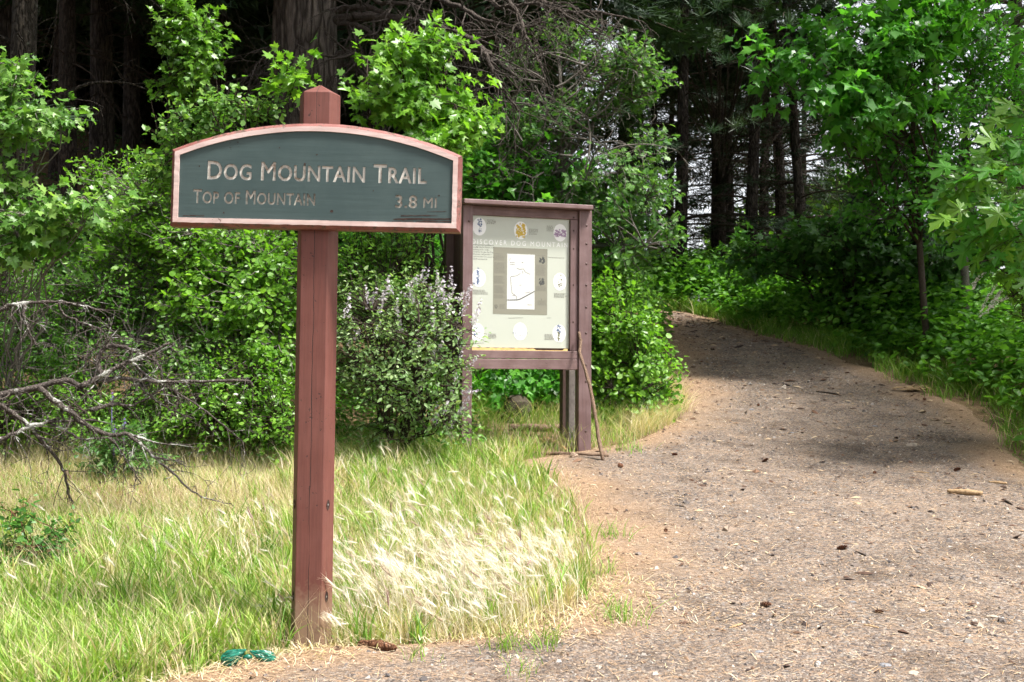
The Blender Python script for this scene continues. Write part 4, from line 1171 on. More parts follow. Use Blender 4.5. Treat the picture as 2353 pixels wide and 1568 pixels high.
traced = [
    ([z5(-70, 80), z5(0, 45), z5(140, 50), z5(240, 90), z5(330, 170), z5(380, 260), z5(430, 340), z5(500, 370)], 14.4, 13.4, 0.045),
    ([z5(-70, 130), z5(0, 110), z5(150, 105), z5(330, 120), z5(480, 145), z5(600, 190), z5(720, 220), z5(830, 280), z5(900, 350), z5(1000, 430), z5(1060, 480)], 14.5, 12.2, 0.065),
    ([z5(-60, 150), z5(0, 150), z5(100, 180), z5(200, 240), z5(290, 320), z5(340, 420)], 14.4, 13.6, 0.040),
    ([z5(-60, 350), z5(0, 345), z5(60, 360), z5(150, 410), z5(260, 500), z5(400, 590), z5(500, 640)], 14.4, 12.8, 0.060),
    ([z5(-40, 420), z5(30, 405), z5(110, 420), z5(180, 470), z5(230, 540)], 14.4, 13.9, 0.03),
    ([z5(780, 240), z5(870, 320), z5(920, 440), z5(960, 540), z5(1010, 600), z5(1080, 700)], 12.5, 12.2, 0.035),
    ([z5(420, -30), z5(600, 0), z5(700, 40), z5(820, 110), z5(1000, 170), z5(1140, 180), z5(1250, 140)], 14.0, 12.5, 0.04),
    ([z5(880, -30), z5(960, 60), z5(1060, 30), z5(1200, 20), z5(1340, 60), z5(1480, 150), z5(1600, 210)], 13.5, 12.4, 0.035),
    ([z5(1180, -20), z5(1300, 40), z5(1420, 90), z5(1540, 70), z5(1700, 100), z5(1850, 130)], 13.5, 12.6, 0.035),
    ([z4(1840, 345), z4(1800, 335), z4(1740, 345), z4(1680, 375), z4(1625, 430), z4(1602, 510)], 14.5, 14.0, 0.028),
    ([z4(1730, 350), z4(1725, 410), z4(1710, 450), z4(1722, 490)], 14.3, 14.1, 0.014),
    ([z5(100, -30), z5(230, 30), z5(380, 20), z5(540, 80), z5(640, 180)], 14.2, 13.2, 0.035),
    ([z5(1000, -20), z5(1090, 90), z5(1120, 200), z5(1180, 300), z5(1240, 420)], 13.0, 12.4, 0.03),
]
for (L, d0, d1, rad) in traced:
    b = MB(); n = len(L)
    K = np.array([at(u, v, d0 + (d1 - d0) * k / (n - 1)) for k, (u, v) in enumerate(L)])
    t = np.linspace(0, 1, n); t2 = np.linspace(0, 1, n * 4)
    Q = np.stack([np.interp(t2, t, K[:, i]) for i in range(3)], -1)
    for _ in range(2): Q[1:-1] = (Q[:-2] + Q[1:-1] * 2 + Q[2:]) / 4
    Q[1:-1] += r.normal(0, 0.008, (len(Q) - 2, 3))
    rr = rad * np.linspace(1, 0.25, len(Q))
    b.tube(Q, rr, 7)
    for k in range(3, len(Q), 1):
        for _ in range(2):
            if r.random() < 0.62:
                dd = unit(Q[min(k + 1, len(Q) - 1)] - Q[k - 1]) * 0.6 + r.normal(0, 0.6, 3) - UP * 0.1
                limb(b, r, Q[k], dd, r.uniform(0.3, 1.0), max(rr[k] * 0.4, 0.006), 1, 0.5, 0, 4, 0.5, 0.004, (2, 5))
    b.build("limb", M['deadlimb'], bigfir, bp, smooth=True)

# lichened, slightly crooked trunk at the left edge
r = rng(56)
mp = gbase(44, 12.0)
moss = thing("mossy_tree", "crooked lichen-spotted trunk at the far left edge", "tree", mp)
tb = MB(); f_m = trunk_mesh(tb, r, 13, 0.155, 0.05, (-0.004, 0), 1.3, 20, 0.05, 0, 0.05)
for (z, a, ln) in ((2.6, 0.2, 1.4), (3.4, 3.0, 1.2), (4.2, 1.0, 1.5), (3.9, 5.5, 1.6), (2.2, 4.2, 0.9)):
    limb(tb, r, f_m(z), (math.cos(a), math.sin(a), 0.5), ln, 0.035, 2, 0.15, 0, 5, 0.4, 0.004)
tb.build("trunk", M['bark_moss'], moss, smooth=True)
cb, wbm = MB(), MB(); fir_crown(cb, r, f_m, 6.0, 13, 2.2, 30, 14, SPRAY_LO, 0.8, wbm); cb.build("crown", M['needle'], moss, kind="stuff"); wbm.build("branches", M['twig'], moss, kind="stuff")

# slender long-needled pine above the trail bend
r = rng(57)
pp = gbase(1652, 23.0)
pine = thing("slender_pine", "slender pine with long-needled tufts standing in the middle of the trail bend", "pine tree", pp)
tb = MB(); f_p = trunk_mesh(tb, r, 14, 0.16, 0.05, (0, 0), 1.2, 14, 0.04); tb.build("trunk", M['bark_pine'], pine, smooth=True)
pb_ = [px_blob(1760, 30, 17.5, 190, 55, 1.0), px_blob(1640, 90, 18, 100, 60, 1.0), px_blob(1880, 30, 17, 90, 50, 0.8), px_blob(1560, 40, 18.5, 90, 70, 1.0), px_blob(1730, 290, 18, 60, 40, 0.6), px_blob(1640, 300, 18.5, 60, 30, .6), px_blob(1700, 130, 17.5, 90, 40, .8),
       (pp + np.array((0, 0, 8.2)), (2.2, 2.0, 2.2)), (pp + np.array((0, 0, 11.5)), (1.5, 1.5, 2.6))]
C = sample_blobs(r, pb_, 330, 0.4, 0.2)
wbm = MB(); tf = MB()
zt = np.clip(C[:, 2] - pp[2] - 0.25 * np.linalg.norm(C[:, :2] - pp[:2], axis=1), 2.4, 13.2)
Ydirs = []
for c, z in zip(C, zt):
    z = round(z * 2.2) / 2.2
    a = pp + f_p(z); mid = a * 0.5 + c * 0.5 + UP * 0.25 * -0.3 + r.normal(0, .08, 3)
    wbm.tube(bez(a, mid, c, 6), np.linspace(0.018, 0.006, 6), 4, cap=False)
    Ydirs.append(unit(c - a) * 0.8 + UP * 0.5 + r.normal(0, 0.3, 3))
X_, Y_, N_ = frames(np.array(Ydirs), r.normal(0, 1, C.shape))
tf.stamp(TUFT[0], TUFT[1], C, X_, Y_, N_, r.uniform(0.20, 0.32, len(C)), np.clip(r.normal(0.5, 0.25, len(C)), 0, 1))
wbm.build("branches", M['bark_pine'], pine, pp, kind="stuff"); tf.build("needle_tufts", M['pine'], pine, pp, kind="stuff")

# ------------------------------------------------------------------ deciduous trees and shrubs
def P_(name, label, cat, base, px, seed, n_main, n_twig, lpt, leaf, ls, lm, bm_, **kw):
    bl = [px_blob(*q) if len(q) == 6 else q for q in px]
    return plant(name, label, cat, base, bl, seed, n_main, n_twig, lpt, leaf, ls, M[lm], M[bm_], **kw)

# understory behind everything at the left: dark maples
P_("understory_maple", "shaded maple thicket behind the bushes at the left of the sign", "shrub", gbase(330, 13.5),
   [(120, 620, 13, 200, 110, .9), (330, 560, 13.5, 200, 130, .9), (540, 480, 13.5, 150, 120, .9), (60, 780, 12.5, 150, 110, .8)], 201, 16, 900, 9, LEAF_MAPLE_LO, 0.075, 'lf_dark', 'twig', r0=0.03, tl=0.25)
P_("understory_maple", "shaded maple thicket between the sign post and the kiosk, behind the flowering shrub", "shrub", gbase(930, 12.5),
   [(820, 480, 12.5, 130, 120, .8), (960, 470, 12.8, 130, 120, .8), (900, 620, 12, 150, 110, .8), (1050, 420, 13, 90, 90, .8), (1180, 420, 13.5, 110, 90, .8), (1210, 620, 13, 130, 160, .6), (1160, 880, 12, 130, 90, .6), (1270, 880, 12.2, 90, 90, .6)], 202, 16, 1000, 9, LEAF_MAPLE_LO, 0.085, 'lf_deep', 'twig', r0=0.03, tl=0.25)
# vine maple right of the sign's top
P_("vine_maple", "bright green vine maple rising above the right half of the sign board", "maple", gbase(960, 10.4),
   [(880, 215, 10.0, 75, 55, .5), (935, 150, 10.0, 70, 45, .45), (1010, 105, 10.1, 60, 28, .35), (1055, 72, 10.1, 26, 16, .2), (965, 250, 10.0, 100, 40, .5), (1050, 290, 10.1, 60, 45, .45), (850, 125, 10.2, 35, 18, .25), (1000, 335, 10.0, 70, 35, .4), (690, 168, 10.1, 38, 18, .25), (655, 200, 10.1, 45, 26, .3), (1060, 200, 10.2, 40, 30, .3)], 203, 14, 300, 9, LEAF_MAPLE, 0.075, 'lf_bright', 'twig', r0=0.022, tl=0.20, wind=0.5, face=0.2)
P_("serviceberry", "pale-glinting leafy shrub reaching over the left shoulder of the sign board", "shrub", gbase(500, 10.2),
   [(560, 245, 10, 60, 20, .3), (505, 265, 10, 60, 24, .35), (450, 275, 10, 45, 22, .3), (420, 330, 10, 60, 30, .4), (480, 320, 10.1, 70, 30, .4), (370, 385, 10, 60, 35, .4), (600, 262, 10, 40, 13, .2)], 204, 10, 230, 9, LEAF_ROUND, 0.052, 'lf_snow', 'twig', r0=0.014, tl=0.16, wind=0.35, face=0.2)
P_("maple_sapling", "tall thin maple sapling with clumped leaves left of the sign", "maple", gbase(405, 11.0),
   [(425, 35, 11, 55, 30, .3), (470, 85, 11, 40, 30, .3), (395, 75, 11, 40, 30, .3), (430, 130, 11, 55, 32, .35), (470, 150, 11, 35, 24, .25), (420, 195, 11, 55, 30, .35), (375, 235, 11, 35, 25, .25), (400, 265, 11, 40, 25, .25)], 205, 7, 150, 9, LEAF_MAPLE, 0.06, 'lf_maple', 'twig', r0=0.018, tl=0.18, wind=0.3, face=0.2)
P_("maple_bush", "maple boughs with broad leaves hanging in at the upper left edge", "maple", gbase(-40, 9.6),
   [(15, 165, 9.3, 40, 24, .3), (30, 205, 9.2, 45, 22, .3), (20, 262, 9.2, 55, 30, .35), (105, 270, 9.2, 50, 16, .25), (40, 315, 9.3, 50, 26, .35), (150, 258, 9.3, 25, 12, .15)], 206, 8, 125, 8, LEAF_MAPLE, 0.066, 'lf_snow', 'greytwig', r0=0.02, tl=0.2, face=0.2)
P_("maple_bush", "low pale maple bough in front of the crooked trunk at the left edge", "maple", gbase(0, 9.4),
   [(60, 500, 9.0, 90, 30, .35), (140, 500, 9.0, 80, 35, .35), (210, 470, 9.0, 55, 22, .3), (30, 560, 9.0, 60, 45, .4), (110, 560, 9.0, 80, 35, .35), (10, 430, 9.1, 40, 40, .3)], 207, 8, 170, 8, LEAF_MAPLE, 0.066, 'lf_snow', 'greytwig', r0=0.014, tl=0.2, face=0.2)
P_("leafy_bush", "bright small-leaved bush directly left of the sign board", "bush", gbase(330, 10.6),
   [(300, 430, 10.4, 110, 60, .6), (350, 510, 10.3, 120, 80, .7), (235, 410, 10.5, 45, 25, .4), (215, 490, 10.5, 50, 45, .4), (430, 560, 10.2, 90, 80, .6), (310, 600, 10.3, 120, 70, .6)], 208, 14, 680, 12, LEAF_OVATE, 0.044, 'lf_bright', 'greytwig', r0=0.014, tl=0.17)
P_("leafy_bush", "round-leaved green bush under the sign board, left of its post", "bush", gbase(560, 10.4),
   [(560, 600, 10.2, 120, 70, .6), (620, 690, 10.0, 80, 100, .6), (500, 690, 10.0, 110, 100, .6), (470, 600, 10.2, 70, 70, .5), (590, 560, 10.3, 110, 40, .5), (640, 800, 9.9, 60, 80, .5)], 209, 14, 700, 11, LEAF_ROUND, 0.05, 'lf_bright', 'greytwig', r0=0.014, tl=0.17)
P_("leafy_bush", "small-leaved thicket behind the dead branch at the left", "bush", gbase(170, 10.4),
   [(150, 690, 10.2, 160, 90, .7), (60, 740, 10.1, 110, 90, .6), (280, 680, 10.2, 120, 90, .6), (230, 790, 10.0, 140, 90, .6), (100, 840, 10.0, 140, 80, .6), (340, 780, 10, 90, 80, .5)], 210, 16, 900, 12, LEAF_OVATE, 0.038, 'lf_shrub', 'greytwig', r0=0.014, tl=0.16)
P_("low_bush", "low bright bush at the grass edge below the dead branch", "bush", gbase(120, 9.7),
   [(90, 930, 9.5, 130, 70, .5), (230, 950, 9.5, 110, 70, .5), (20, 970, 9.4, 80, 70, .5), (330, 960, 9.6, 70, 60, .4)], 211, 12, 400, 10, LEAF_OVATE, 0.036, 'lf_bright', 'twig', r0=0.01, tl=0.15)
P_("low_bush", "low leafy bush at the grass edge close left of the sign post", "bush", gbase(560, 9.7),
   [(560, 900, 9.5, 110, 80, .5), (640, 970, 9.4, 60, 70, .4), (480, 970, 9.4, 90, 60, .5), (420, 900, 9.6, 70, 60, .4)], 212, 12, 460, 11, LEAF_OVATE, 0.04, 'lf_bright', 'twig', r0=0.01, tl=0.15)
P_("pale_bush", "pale-leaved bush with grey bare twigs behind the broken branch tip", "bush", gbase(420, 9.9),
   [(420, 800, 9.7, 70, 60, .4), (470, 850, 9.7, 60, 50, .4), (500, 780, 9.8, 50, 50, .3), (440, 740, 9.8, 50, 40, .3)], 213, 10, 230, 10, LEAF_ROUND, 0.04, 'lf_snow', 'greytwig', r0=0.012, tl=0.16)

P_("leafy_bush", "fresh green bush under the sign board between its post and the kiosk", "bush", gbase(880, 10.5),
   [(840, 600, 10.3, 80, 60, .5), (930, 590, 10.3, 90, 55, .5), (1000, 640, 10.3, 60, 60, .4), (880, 680, 10.2, 110, 60, .5), (810, 700, 10.2, 50, 90, .4)], 242, 12, 520, 11, LEAF_OVATE, 0.042, 'lf_bright', 'twig', r0=0.012, tl=0.16)
M['lf_soft'] = leaf_mat("soft_grey_green_leaf", [(0, (0.095, 0.190, 0.060)), (0.5, (0.180, 0.300, 0.105)), (1, (0.310, 0.420, 0.190))], 0.42, 0.45, 0.4)
# flowering shrub in front of the kiosk's left post
froot, FC, FT = P_("flowering_shrub", "bushy shrub with pale lilac flower spikes between the sign post and the kiosk", "shrub", gbase(900, 9.7),
   [(850, 700, 9.7, 70, 60, .5), (950, 700, 9.6, 100, 60, .5), (880, 760, 9.5, 110, 80, .5), (1000, 790, 9.35, 70, 80, .4), (1040, 870, 9.3, 45, 70, .3), (930, 880, 9.4, 110, 80, .5), (1075, 770, 9.3, 40, 30, .25), (830, 850, 9.5, 60, 90, .4), (1030, 960, 9.3, 40, 40, .3), (900, 970, 9.5, 90, 40, .4)],
   214, 16, 720, 10, LEAF_OVATE, 0.038, 'lf_soft', 'twig', r0=0.016, tl=0.15, up=0.35)
def spike_template(seed, n=46):
    r = rng(seed); V, F = [], []
    for k in range(n):
        t = r.random(); a = r.uniform(0, 6.28); rad = 0.16 * (1 - 0.75 * t) * r.uniform(.5, 1.1)
        c = np.array((math.cos(a) * rad, t, math.sin(a) * rad)); s = 0.055 * r.uniform(.7, 1.3)
        u = r.normal(size=3); u /= np.linalg.norm(u); w = np.cross(u, r.normal(size=3)); w /= np.linalg.norm(w)
        b0 = len(V); V += [c + u * s, c - u * s * .6 + w * s, c - u * s * .6 - w * s]; F.append((b0, b0 + 1, b0 + 2))
    return np.array(V), np.array(F)
SPIKE = spike_template(1)
M['lilac'] = leaf_mat("pale_lilac_blossom", [(0, (0.40, 0.37, 0.42)), (0.5, (0.56, 0.52, 0.56)), (1, (0.72, 0.68, 0.70))], 0.25, 0.7, 0.2, 1.0, (1, 1, 1))
r = rng(300)
spots = [(945, 690), (962, 700), (910, 720), (870, 720), (1000, 690), (1015, 700), (985, 705), (1030, 690), (1040, 720), (1020, 740), (1060, 725), (920, 760), (845, 712), (826, 770), (800, 795), (860, 770), (1010, 775), (995, 760), (960, 795), (1045, 770), (1055, 800), (1085, 745),
         (1050, 880), (1062, 905), (1050, 925), (1020, 950), (1045, 960), (1030, 985), (960, 905), (905, 890), (1075, 850), (1062, 830), (935, 660), (955, 655), (975, 650), (1005, 660), (880, 690), (845, 690), (900, 675), (1035, 660), (1090, 740), (1000, 980), (1065, 940), (985, 830), (940, 820), (795, 730), (1050, 690), (1070, 700)]
P = np.array([at(u, v, 9.28 + r.uniform(-0.05, 0.15)) for u, v in spots]); 
dist = np.linalg.norm(P[:, None] - FC[None], axis=2); near = dist.argmin(1); A0 = FC[near]
fs = MB()
for a, c in zip(A0, P):
    fs.tube(bez(a, (a + c) / 2 + UP * -0.02, c, 4), [0.003, 0.0026, 0.0022, 0.002], 3, cap=False)
fs.build("flower_stalks", M['twig'], froot, gbase(900, 9.7), kind="stuff")
Yd = UP * 0.9 + np.array((0.25, -0.2, 0)) + r.normal(0, 0.35, P.shape); X_, Y_, N_ = frames(Yd, r.normal(0, 1, P.shape))
base_ = gbase(900, 9.7)
for k in range(len(P)):
    b = MB(); sz = r.uniform(0.13, 0.22)
    b.stamp(SPIKE[0], SPIKE[1], P[k:k + 1], X_[k:k + 1], Y_[k:k + 1], N_[k:k + 1], sz, np.array([r.uniform(0.2, 1)]))
    b.build("flower_spike", M['lilac'], froot, base_)

# shrubs right of and behind the kiosk
P_("rounded_shrub", "dense rounded green shrub at the trail edge right of the kiosk", "shrub", gbase(1440, 11.9),
   [(1430, 760, 11.8, 75, 80, .6), (1480, 850, 11.6, 65, 80, .5), (1400, 880, 11.6, 55, 70, .5), (1415, 690, 11.9, 50, 45, .4), (1460, 920, 11.5, 70, 40, .4), (1380, 780, 11.9, 40, 90, .5)], 215, 14, 620, 12, LEAF_ROUND, 0.052, 'lf_bright', 'twig', r0=0.014, tl=0.16, shell=0.7, gap=0.2)
P_("rounded_shrub", "shaded shrub filling the trail edge behind the rounded green one", "shrub", gbase(1400, 13.6),
   [(1380, 640, 13.6, 70, 70, .6), (1440, 660, 13.8, 60, 50, .5), (1360, 560, 14, 60, 60, .6)], 216, 8, 260, 10, LEAF_ROUND, 0.055, 'lf_shrub', 'twig', r0=0.014, tl=0.16)
oroot, OC, OT = P_("oak_tree", "grey-green oak with bare tangled twigs rising behind the kiosk", "oak", gbase(1290, 13.6),
   [(1430, 150, 13.2, 70, 55, .6), (1480, 195, 13.2, 55, 55, .5), (1380, 220, 13.3, 65, 45, .6), (1290, 290, 13.2, 70, 50, .6), (1190, 300, 13.0, 50, 50, .5), (1410, 400, 13.0, 75, 50, .6), (1490, 440, 12.9, 55, 45, .5), (1510, 535, 12.8, 45, 45, .4), (1430, 500, 12.9, 75, 50, .6), (1330, 430, 13.0, 70, 40, .6), (1150, 420, 13.2, 50, 50, .5), (1190, 140, 13.4, 50, 40, .5), (1440, 580, 13, 60, 40, .5), (1490, 330, 13.1, 40, 30, .4), (1300, 90, 13.6, 60, 40, .5)],
   217, 16, 620, 10, LEAF_OAK, 0.085, 'lf_oak', 'greytwig', r0=0.07, tl=0.17, twr=0.005, fork=3.2)
tw = MB(); r = rng(218)
for (u, v) in [(1210, 330), (1260, 290), (1300, 330), (1330, 270), (1280, 230), (1360, 310), (1240, 390), (1320, 380), (1180, 380), (1300, 200), (1390, 320), (1150, 340), (1350, 160), (1230, 180)]:
    for _ in range(3):
        limb(tw, r, at(u + r.normal(0, 15), v + r.normal(0, 15), 13.0 + r.uniform(-.5, .3)), (r.normal(0, 1), r.normal(0, .5), r.normal(0.25, .5)), r.uniform(0.6, 1.4), 0.013, 2, 0.1, 0, 4, 0.9, 0.004, (3, 6))
tw.build("bare_twigs", M['greytwig'], oroot, gbase(1290, 13.6), kind="stuff")
P_("understory_maple", "dark broad-leaved maple low behind the oak, just above the kiosk roof", "maple", gbase(1230, 14.6),
   [(1160, 300, 14.4, 80, 50, .6), (1240, 430, 14.4, 120, 60, .7), (1340, 480, 14.4, 90, 60, .6), (1170, 470, 14.2, 70, 60, .6)], 219, 10, 240, 8, LEAF_MAPLE_LO, 0.11, 'lf_deep', 'twig', r0=0.03, tl=0.25)

# deciduous trees right of the trail
P_("maple_tree", "lobed-leaf maple spreading its boughs over the right half of the trail", "maple", gbase(2125, 14.2),
   [(1735, 130, 13.4, 50, 16, .4), (1790, 180, 13.4, 75, 22, .5), (1850, 145, 13.5, 85, 35, .6), (1960, 85, 13.6, 110, 55, .8), (1890, 225, 13.4, 110, 32, .6), (1970, 275, 13.4, 100, 45, .6), (2060, 140, 13.6, 110, 80, .8), (2050, 240, 13.4, 90, 60, .7), (2150, 50, 13.8, 120, 60, .8), (1830, 255, 13.4, 70, 16, .3), (1930, 180, 13.5, 100, 50, .6),
    (gbase(2125, 14.2) + np.array((0.3, 0, 7.4)), (2.2, 1.8, 1.0))], 220, 18, 1350, 10, LEAF_MAPLE_LO, 0.12, 'lf_deep', 'twig', r0=0.042, tl=0.24, down=0.4, fork=3.6, lean=(-0.05, 0), gap=0.25)
P_("alder_tree", "fine-leaved green tree filling the upper right corner", "tree", gbase(2215, 15.0),
   [(2150, 270, 14.4, 120, 90, .9), (2260, 140, 14.6, 110, 110, .9), (2130, 400, 14.2, 130, 70, .8), (2270, 370, 14.4, 100, 90, .9), (2010, 370, 14.2, 100, 60, .6), (2030, 470, 14.1, 120, 50, .6), (2200, 500, 14.3, 120, 60, .8), (2320, 260, 14.6, 70, 120, .8), (2220, 40, 14.6, 120, 50, .8), (1960, 430, 14.3, 80, 40, .5),
    (gbase(2215, 15) + np.array((0.5, 0, 7.2)), (2.4, 2.0, 1.2))], 221, 18, 3000, 13, LEAF_DIAM, 0.085, 'lf_deep', 'greytwig', r0=0.055, tl=0.24, shell=0.3, fork=3.4, lean=(0.02, 0), gap=0.25)
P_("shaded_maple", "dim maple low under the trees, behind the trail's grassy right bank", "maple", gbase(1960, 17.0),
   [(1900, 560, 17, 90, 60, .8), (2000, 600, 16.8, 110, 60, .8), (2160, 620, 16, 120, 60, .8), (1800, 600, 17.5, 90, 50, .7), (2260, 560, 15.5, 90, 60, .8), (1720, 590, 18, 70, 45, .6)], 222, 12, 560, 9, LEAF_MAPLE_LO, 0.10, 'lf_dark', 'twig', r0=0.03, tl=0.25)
# broadleaf trees beside the trail just outside the frame: they shade its middle reach
for k, (x, y, lb) in enumerate([(7.0, 8.9, "broadleaf tree shading the trail from just outside the right edge"), (7.3, 11.6, "second broadleaf tree shading the trail from outside the right edge")]):
    q = np.array((x, y, float(gz(x, y))))
    plant("roadside_tree", lb, "tree", q, [(q + np.array((-0.5, 0.2, 5.4)), (2.1, 1.9, 1.3)), (q + np.array((0.2, 0, 7.0)), (1.7, 1.6, 1.2)), (q + np.array((-1.2, 0.8, 4.6)), (1.2, 1.1, 0.7))], 260 + k, 12, 360, 11, LEAF_DIAM, 0.12, M['lf_deep'], M['greytwig'], r0=0.06, tl=0.3, fork=3.8, gap=0.3)
# bright bushes in the open beyond the dark trunks
for k, (u, v, d, ru, rv) in enumerate([(1790, 480, 34, 90, 70), (1900, 520, 32, 100, 70), (2000, 540, 33, 100, 60), (2130, 560, 32, 90, 50), (1700, 540, 31, 70, 50), (1930, 420, 36, 60, 40)]):
    P_("sunlit_bush", "bright yellow-green bush in the open beyond the dark trunks", "bush", gbase(u, d), [(u, v + 40, d, ru, rv, 1.2), (u + 30, v, d, ru * .6, rv * .6, .8)], 230 + k, 6, 190, 8, LEAF_DIAM, 0.2, 'lf_bright', 'twig', r0=0.03, tl=0.5, group="bushes beyond the trunks")

# big-leaf maple reaching in at the right edge: its leaves are large enough to pick apart
r = rng(240)
bb = np.array((5.6, 10.0, float(gz(5.6, 10.0))))
big = thing("bigleaf_maple", "bigleaf maple with hand-sized leaves reaching in at the right edge", "maple", bb)
cl = [(2230, 440, 9.2), (2265, 470, 9.1), (2300, 420, 9.2), (2330, 380, 9.3), (2200, 425, 9.3), (2290, 520, 9.2), (2330, 470, 9.1), (2345, 540, 9.1), (2260, 400, 9.5), (2340, 320, 9.5), (2310, 560, 9.3), (2345, 600, 9.2), (2240, 500, 9.4), (2350, 430, 9.0), (2280, 360, 9.6), (2390, 480, 9.1), (2400, 380, 9.3), (2420, 560, 9.2), (2450, 430, 9.4), (2345, 270, 9.6)]
st = MB(); K = np.array([at(*c) for c in cl])
tb_ = bez(bb - UP * .1, bb + np.array((-0.1, -0.1, 1.6)), bb + np.array((-0.35, -0.3, 3.2)), 10)
st.tube(tb_, np.linspace(0.06, 0.03, 10), 8)
leaf_meshes = []
for q in range(4):
    T_, F_ = LEAF_BIGMAPLE; T2 = T_.copy(); T2[:, 2] += rng(q).normal(0, 0.025, len(T2)); T2[:, 2] -= 0.35 * np.maximum(T2[:, 1] - .3, 0) ** 2; T2[:, 0] *= 1.05
    me = bpy.data.meshes.new("leaf"); me.from_pydata([tuple(v) for v in T2], [], [tuple(int(i) for i in f) for f in F_]); me.materials.append(M['lf_maple'] if q % 2 else M['lf_deep'])
    at_ = me.attributes.new("rnd", 'FLOAT', 'POINT'); at_.data.foreach_set("value", np.full(len(T2), (0.45, 0.5, 0.75, 0.8)[q], np.float32))
    leaf_meshes.append(me)
for c in K:
    n0 = tb_[np.clip(int((c[2] - bb[2]) / 3.2 * 8) + 1, 3, 9)]
    mid = (n0 + c) / 2 + UP * 0.12
    st.tube(bez(n0, mid, c, 7), np.linspace(0.014, 0.004, 7), 5)
    for j in range(9):
        p = c + r.normal(0, 0.10, 3) * np.array((1.2, 1, 0.9)); d = unit(p - c + np.array((-0.35, -0.15, -0.25)) + r.normal(0, .15, 3))
        N0 = np.array((-0.1, -0.45, 0.8)) + r.normal(0, 0.3, 3)
        X_, Y_, N_ = frames(d[None], N0[None])
        st.tube(np.array([c, (c + p) / 2 + UP * 0.02, p]), 0.0022, 3, cap=False)
        o = bpy.data.objects.new("leaf", leaf_meshes[r.integers(4)]); COL.objects.link(o); o.parent = big
        s_ = r.uniform(0.075, 0.175)
        Mx = Matrix(((*X_[0], 0), (*Y_[0], 0), (*N_[0], 0), (0, 0, 0, 1))).transposed()
        o.matrix_local = Matrix.Translation(Vector(p - bb)) @ Mx @ Matrix.Scale(s_, 4)
st.build("trunk", M['twig'], big, bb, smooth=True)
# white-flowered spray below it
wroot, WC, WT = P_("white_flowered_shrub", "shrub with drooping white flower sprays at the right edge", "shrub", gbase(2440, 10.2),
   [(2340, 620, 9.6, 50, 70, .5), (2360, 700, 9.5, 50, 50, .4), (2310, 560, 9.7, 40, 40, .4), (2420, 650, 9.8, 60, 120, .6)], 241, 10, 260, 10, LEAF_OVATE, 0.045, 'lf_maple', 'twig', r0=0.016, tl=0.16)
M['white_flower'] = leaf_mat("white_blossom", [(0, (0.55, 0.52, 0.47)), (1, (0.75, 0.74, 0.70))], 0.25, 0.7, 0.2, 1.0, (1, 1, 1))
sb = MB()
for (u, v, u2, v2) in [(2290, 610, 2240, 655), (2300, 640, 2262, 700), (2330, 680, 2270, 715), (2330, 540, 2345, 500), (2310, 660, 2280, 700)]:
    a, c = at(u, v, 9.45), at(u2, v2, 9.3); sb.tube(bez(a, (a + c) / 2 + UP * 0.05, c, 6), 0.0025, 3, cap=False)
    b = MB(); n = 5; t = np.linspace(0.25, 1, n)[:, None]; Pq = a + (c - a) * t + UP * 0.1 * t * (1 - t)
    X_, Y_, N_ = frames(np.repeat((c - a)[None], n, 0) + r.normal(0, .05, (n, 3)), r.normal(0, 1, (n, 3)))
    b.stamp(SPIKE[0], SPIKE[1], Pq, X_, Y_, N_, 0.10, np.full(n, .7)); b.build("flower_spray", M['white_flower'], wroot, gbase(2440, 10.2))
sb.build("flower_stalks", M['twig'], wroot, gbase(2440, 10.2), kind="stuff")

# small plants in the grass
P_("rose_bush", "small dark-leaved rose bush in the grass at the left edge", "bush", gbase(70, 6.75),
   [(40, 1190, 6.6, 50, 30, .15), (80, 1250, 6.6, 70, 40, .2), (150, 1230, 6.7, 35, 30, .12), (30, 1310, 6.6, 60, 50, .2), (130, 1290, 6.6, 50, 40, .15)], 250, 9, 90, 8, LEAF_OVATE, 0.038, 'lf_dark', 'bark_red', r0=0.007, tl=0.08, twr=0.0025)
lroot, LC, LT = P_("lupine", "feathery grey-green lupine with a few purple flowers under the dead branch", "flower", gbase(270, 9.0),
   [(260, 1050, 8.9, 80, 40, .25), (290, 1010, 8.9, 50, 40, .2), (330, 1060, 8.9, 50, 40, .2)], 251, 9, 170, 10, LEAF_SLIM, 0.06, 'lf_oak', 'twig', r0=0.005, tl=0.07, twr=0.002)
M['purple'] = leaf_mat("purple_blossom", [(0, (0.12, 0.08, 0.30)), (1, (0.26, 0.19, 0.46))], 0.2, 0.7, 0.2, 1.0, (1, 1, 1))
for (u, v) in [(257, 925), (262, 1000), (285, 985)]:
    b = MB(); X_, Y_, N_ = frames(np.array([(0.05, 0, 1.0)]), np.array([(0, -1.0, 0)])); p = at(u, v, 8.75)
    b.stamp(SPIKE[0], SPIKE[1], p[None], X_, Y_, N_, 0.09, np.array([0.5])); b.tube([p, p - UP * 0.15, at(u + 4, 1050, 8.9)], 0.003, 3)
    b.build("flower_spike", M['purple'], lroot, gbase(270, 9.0))
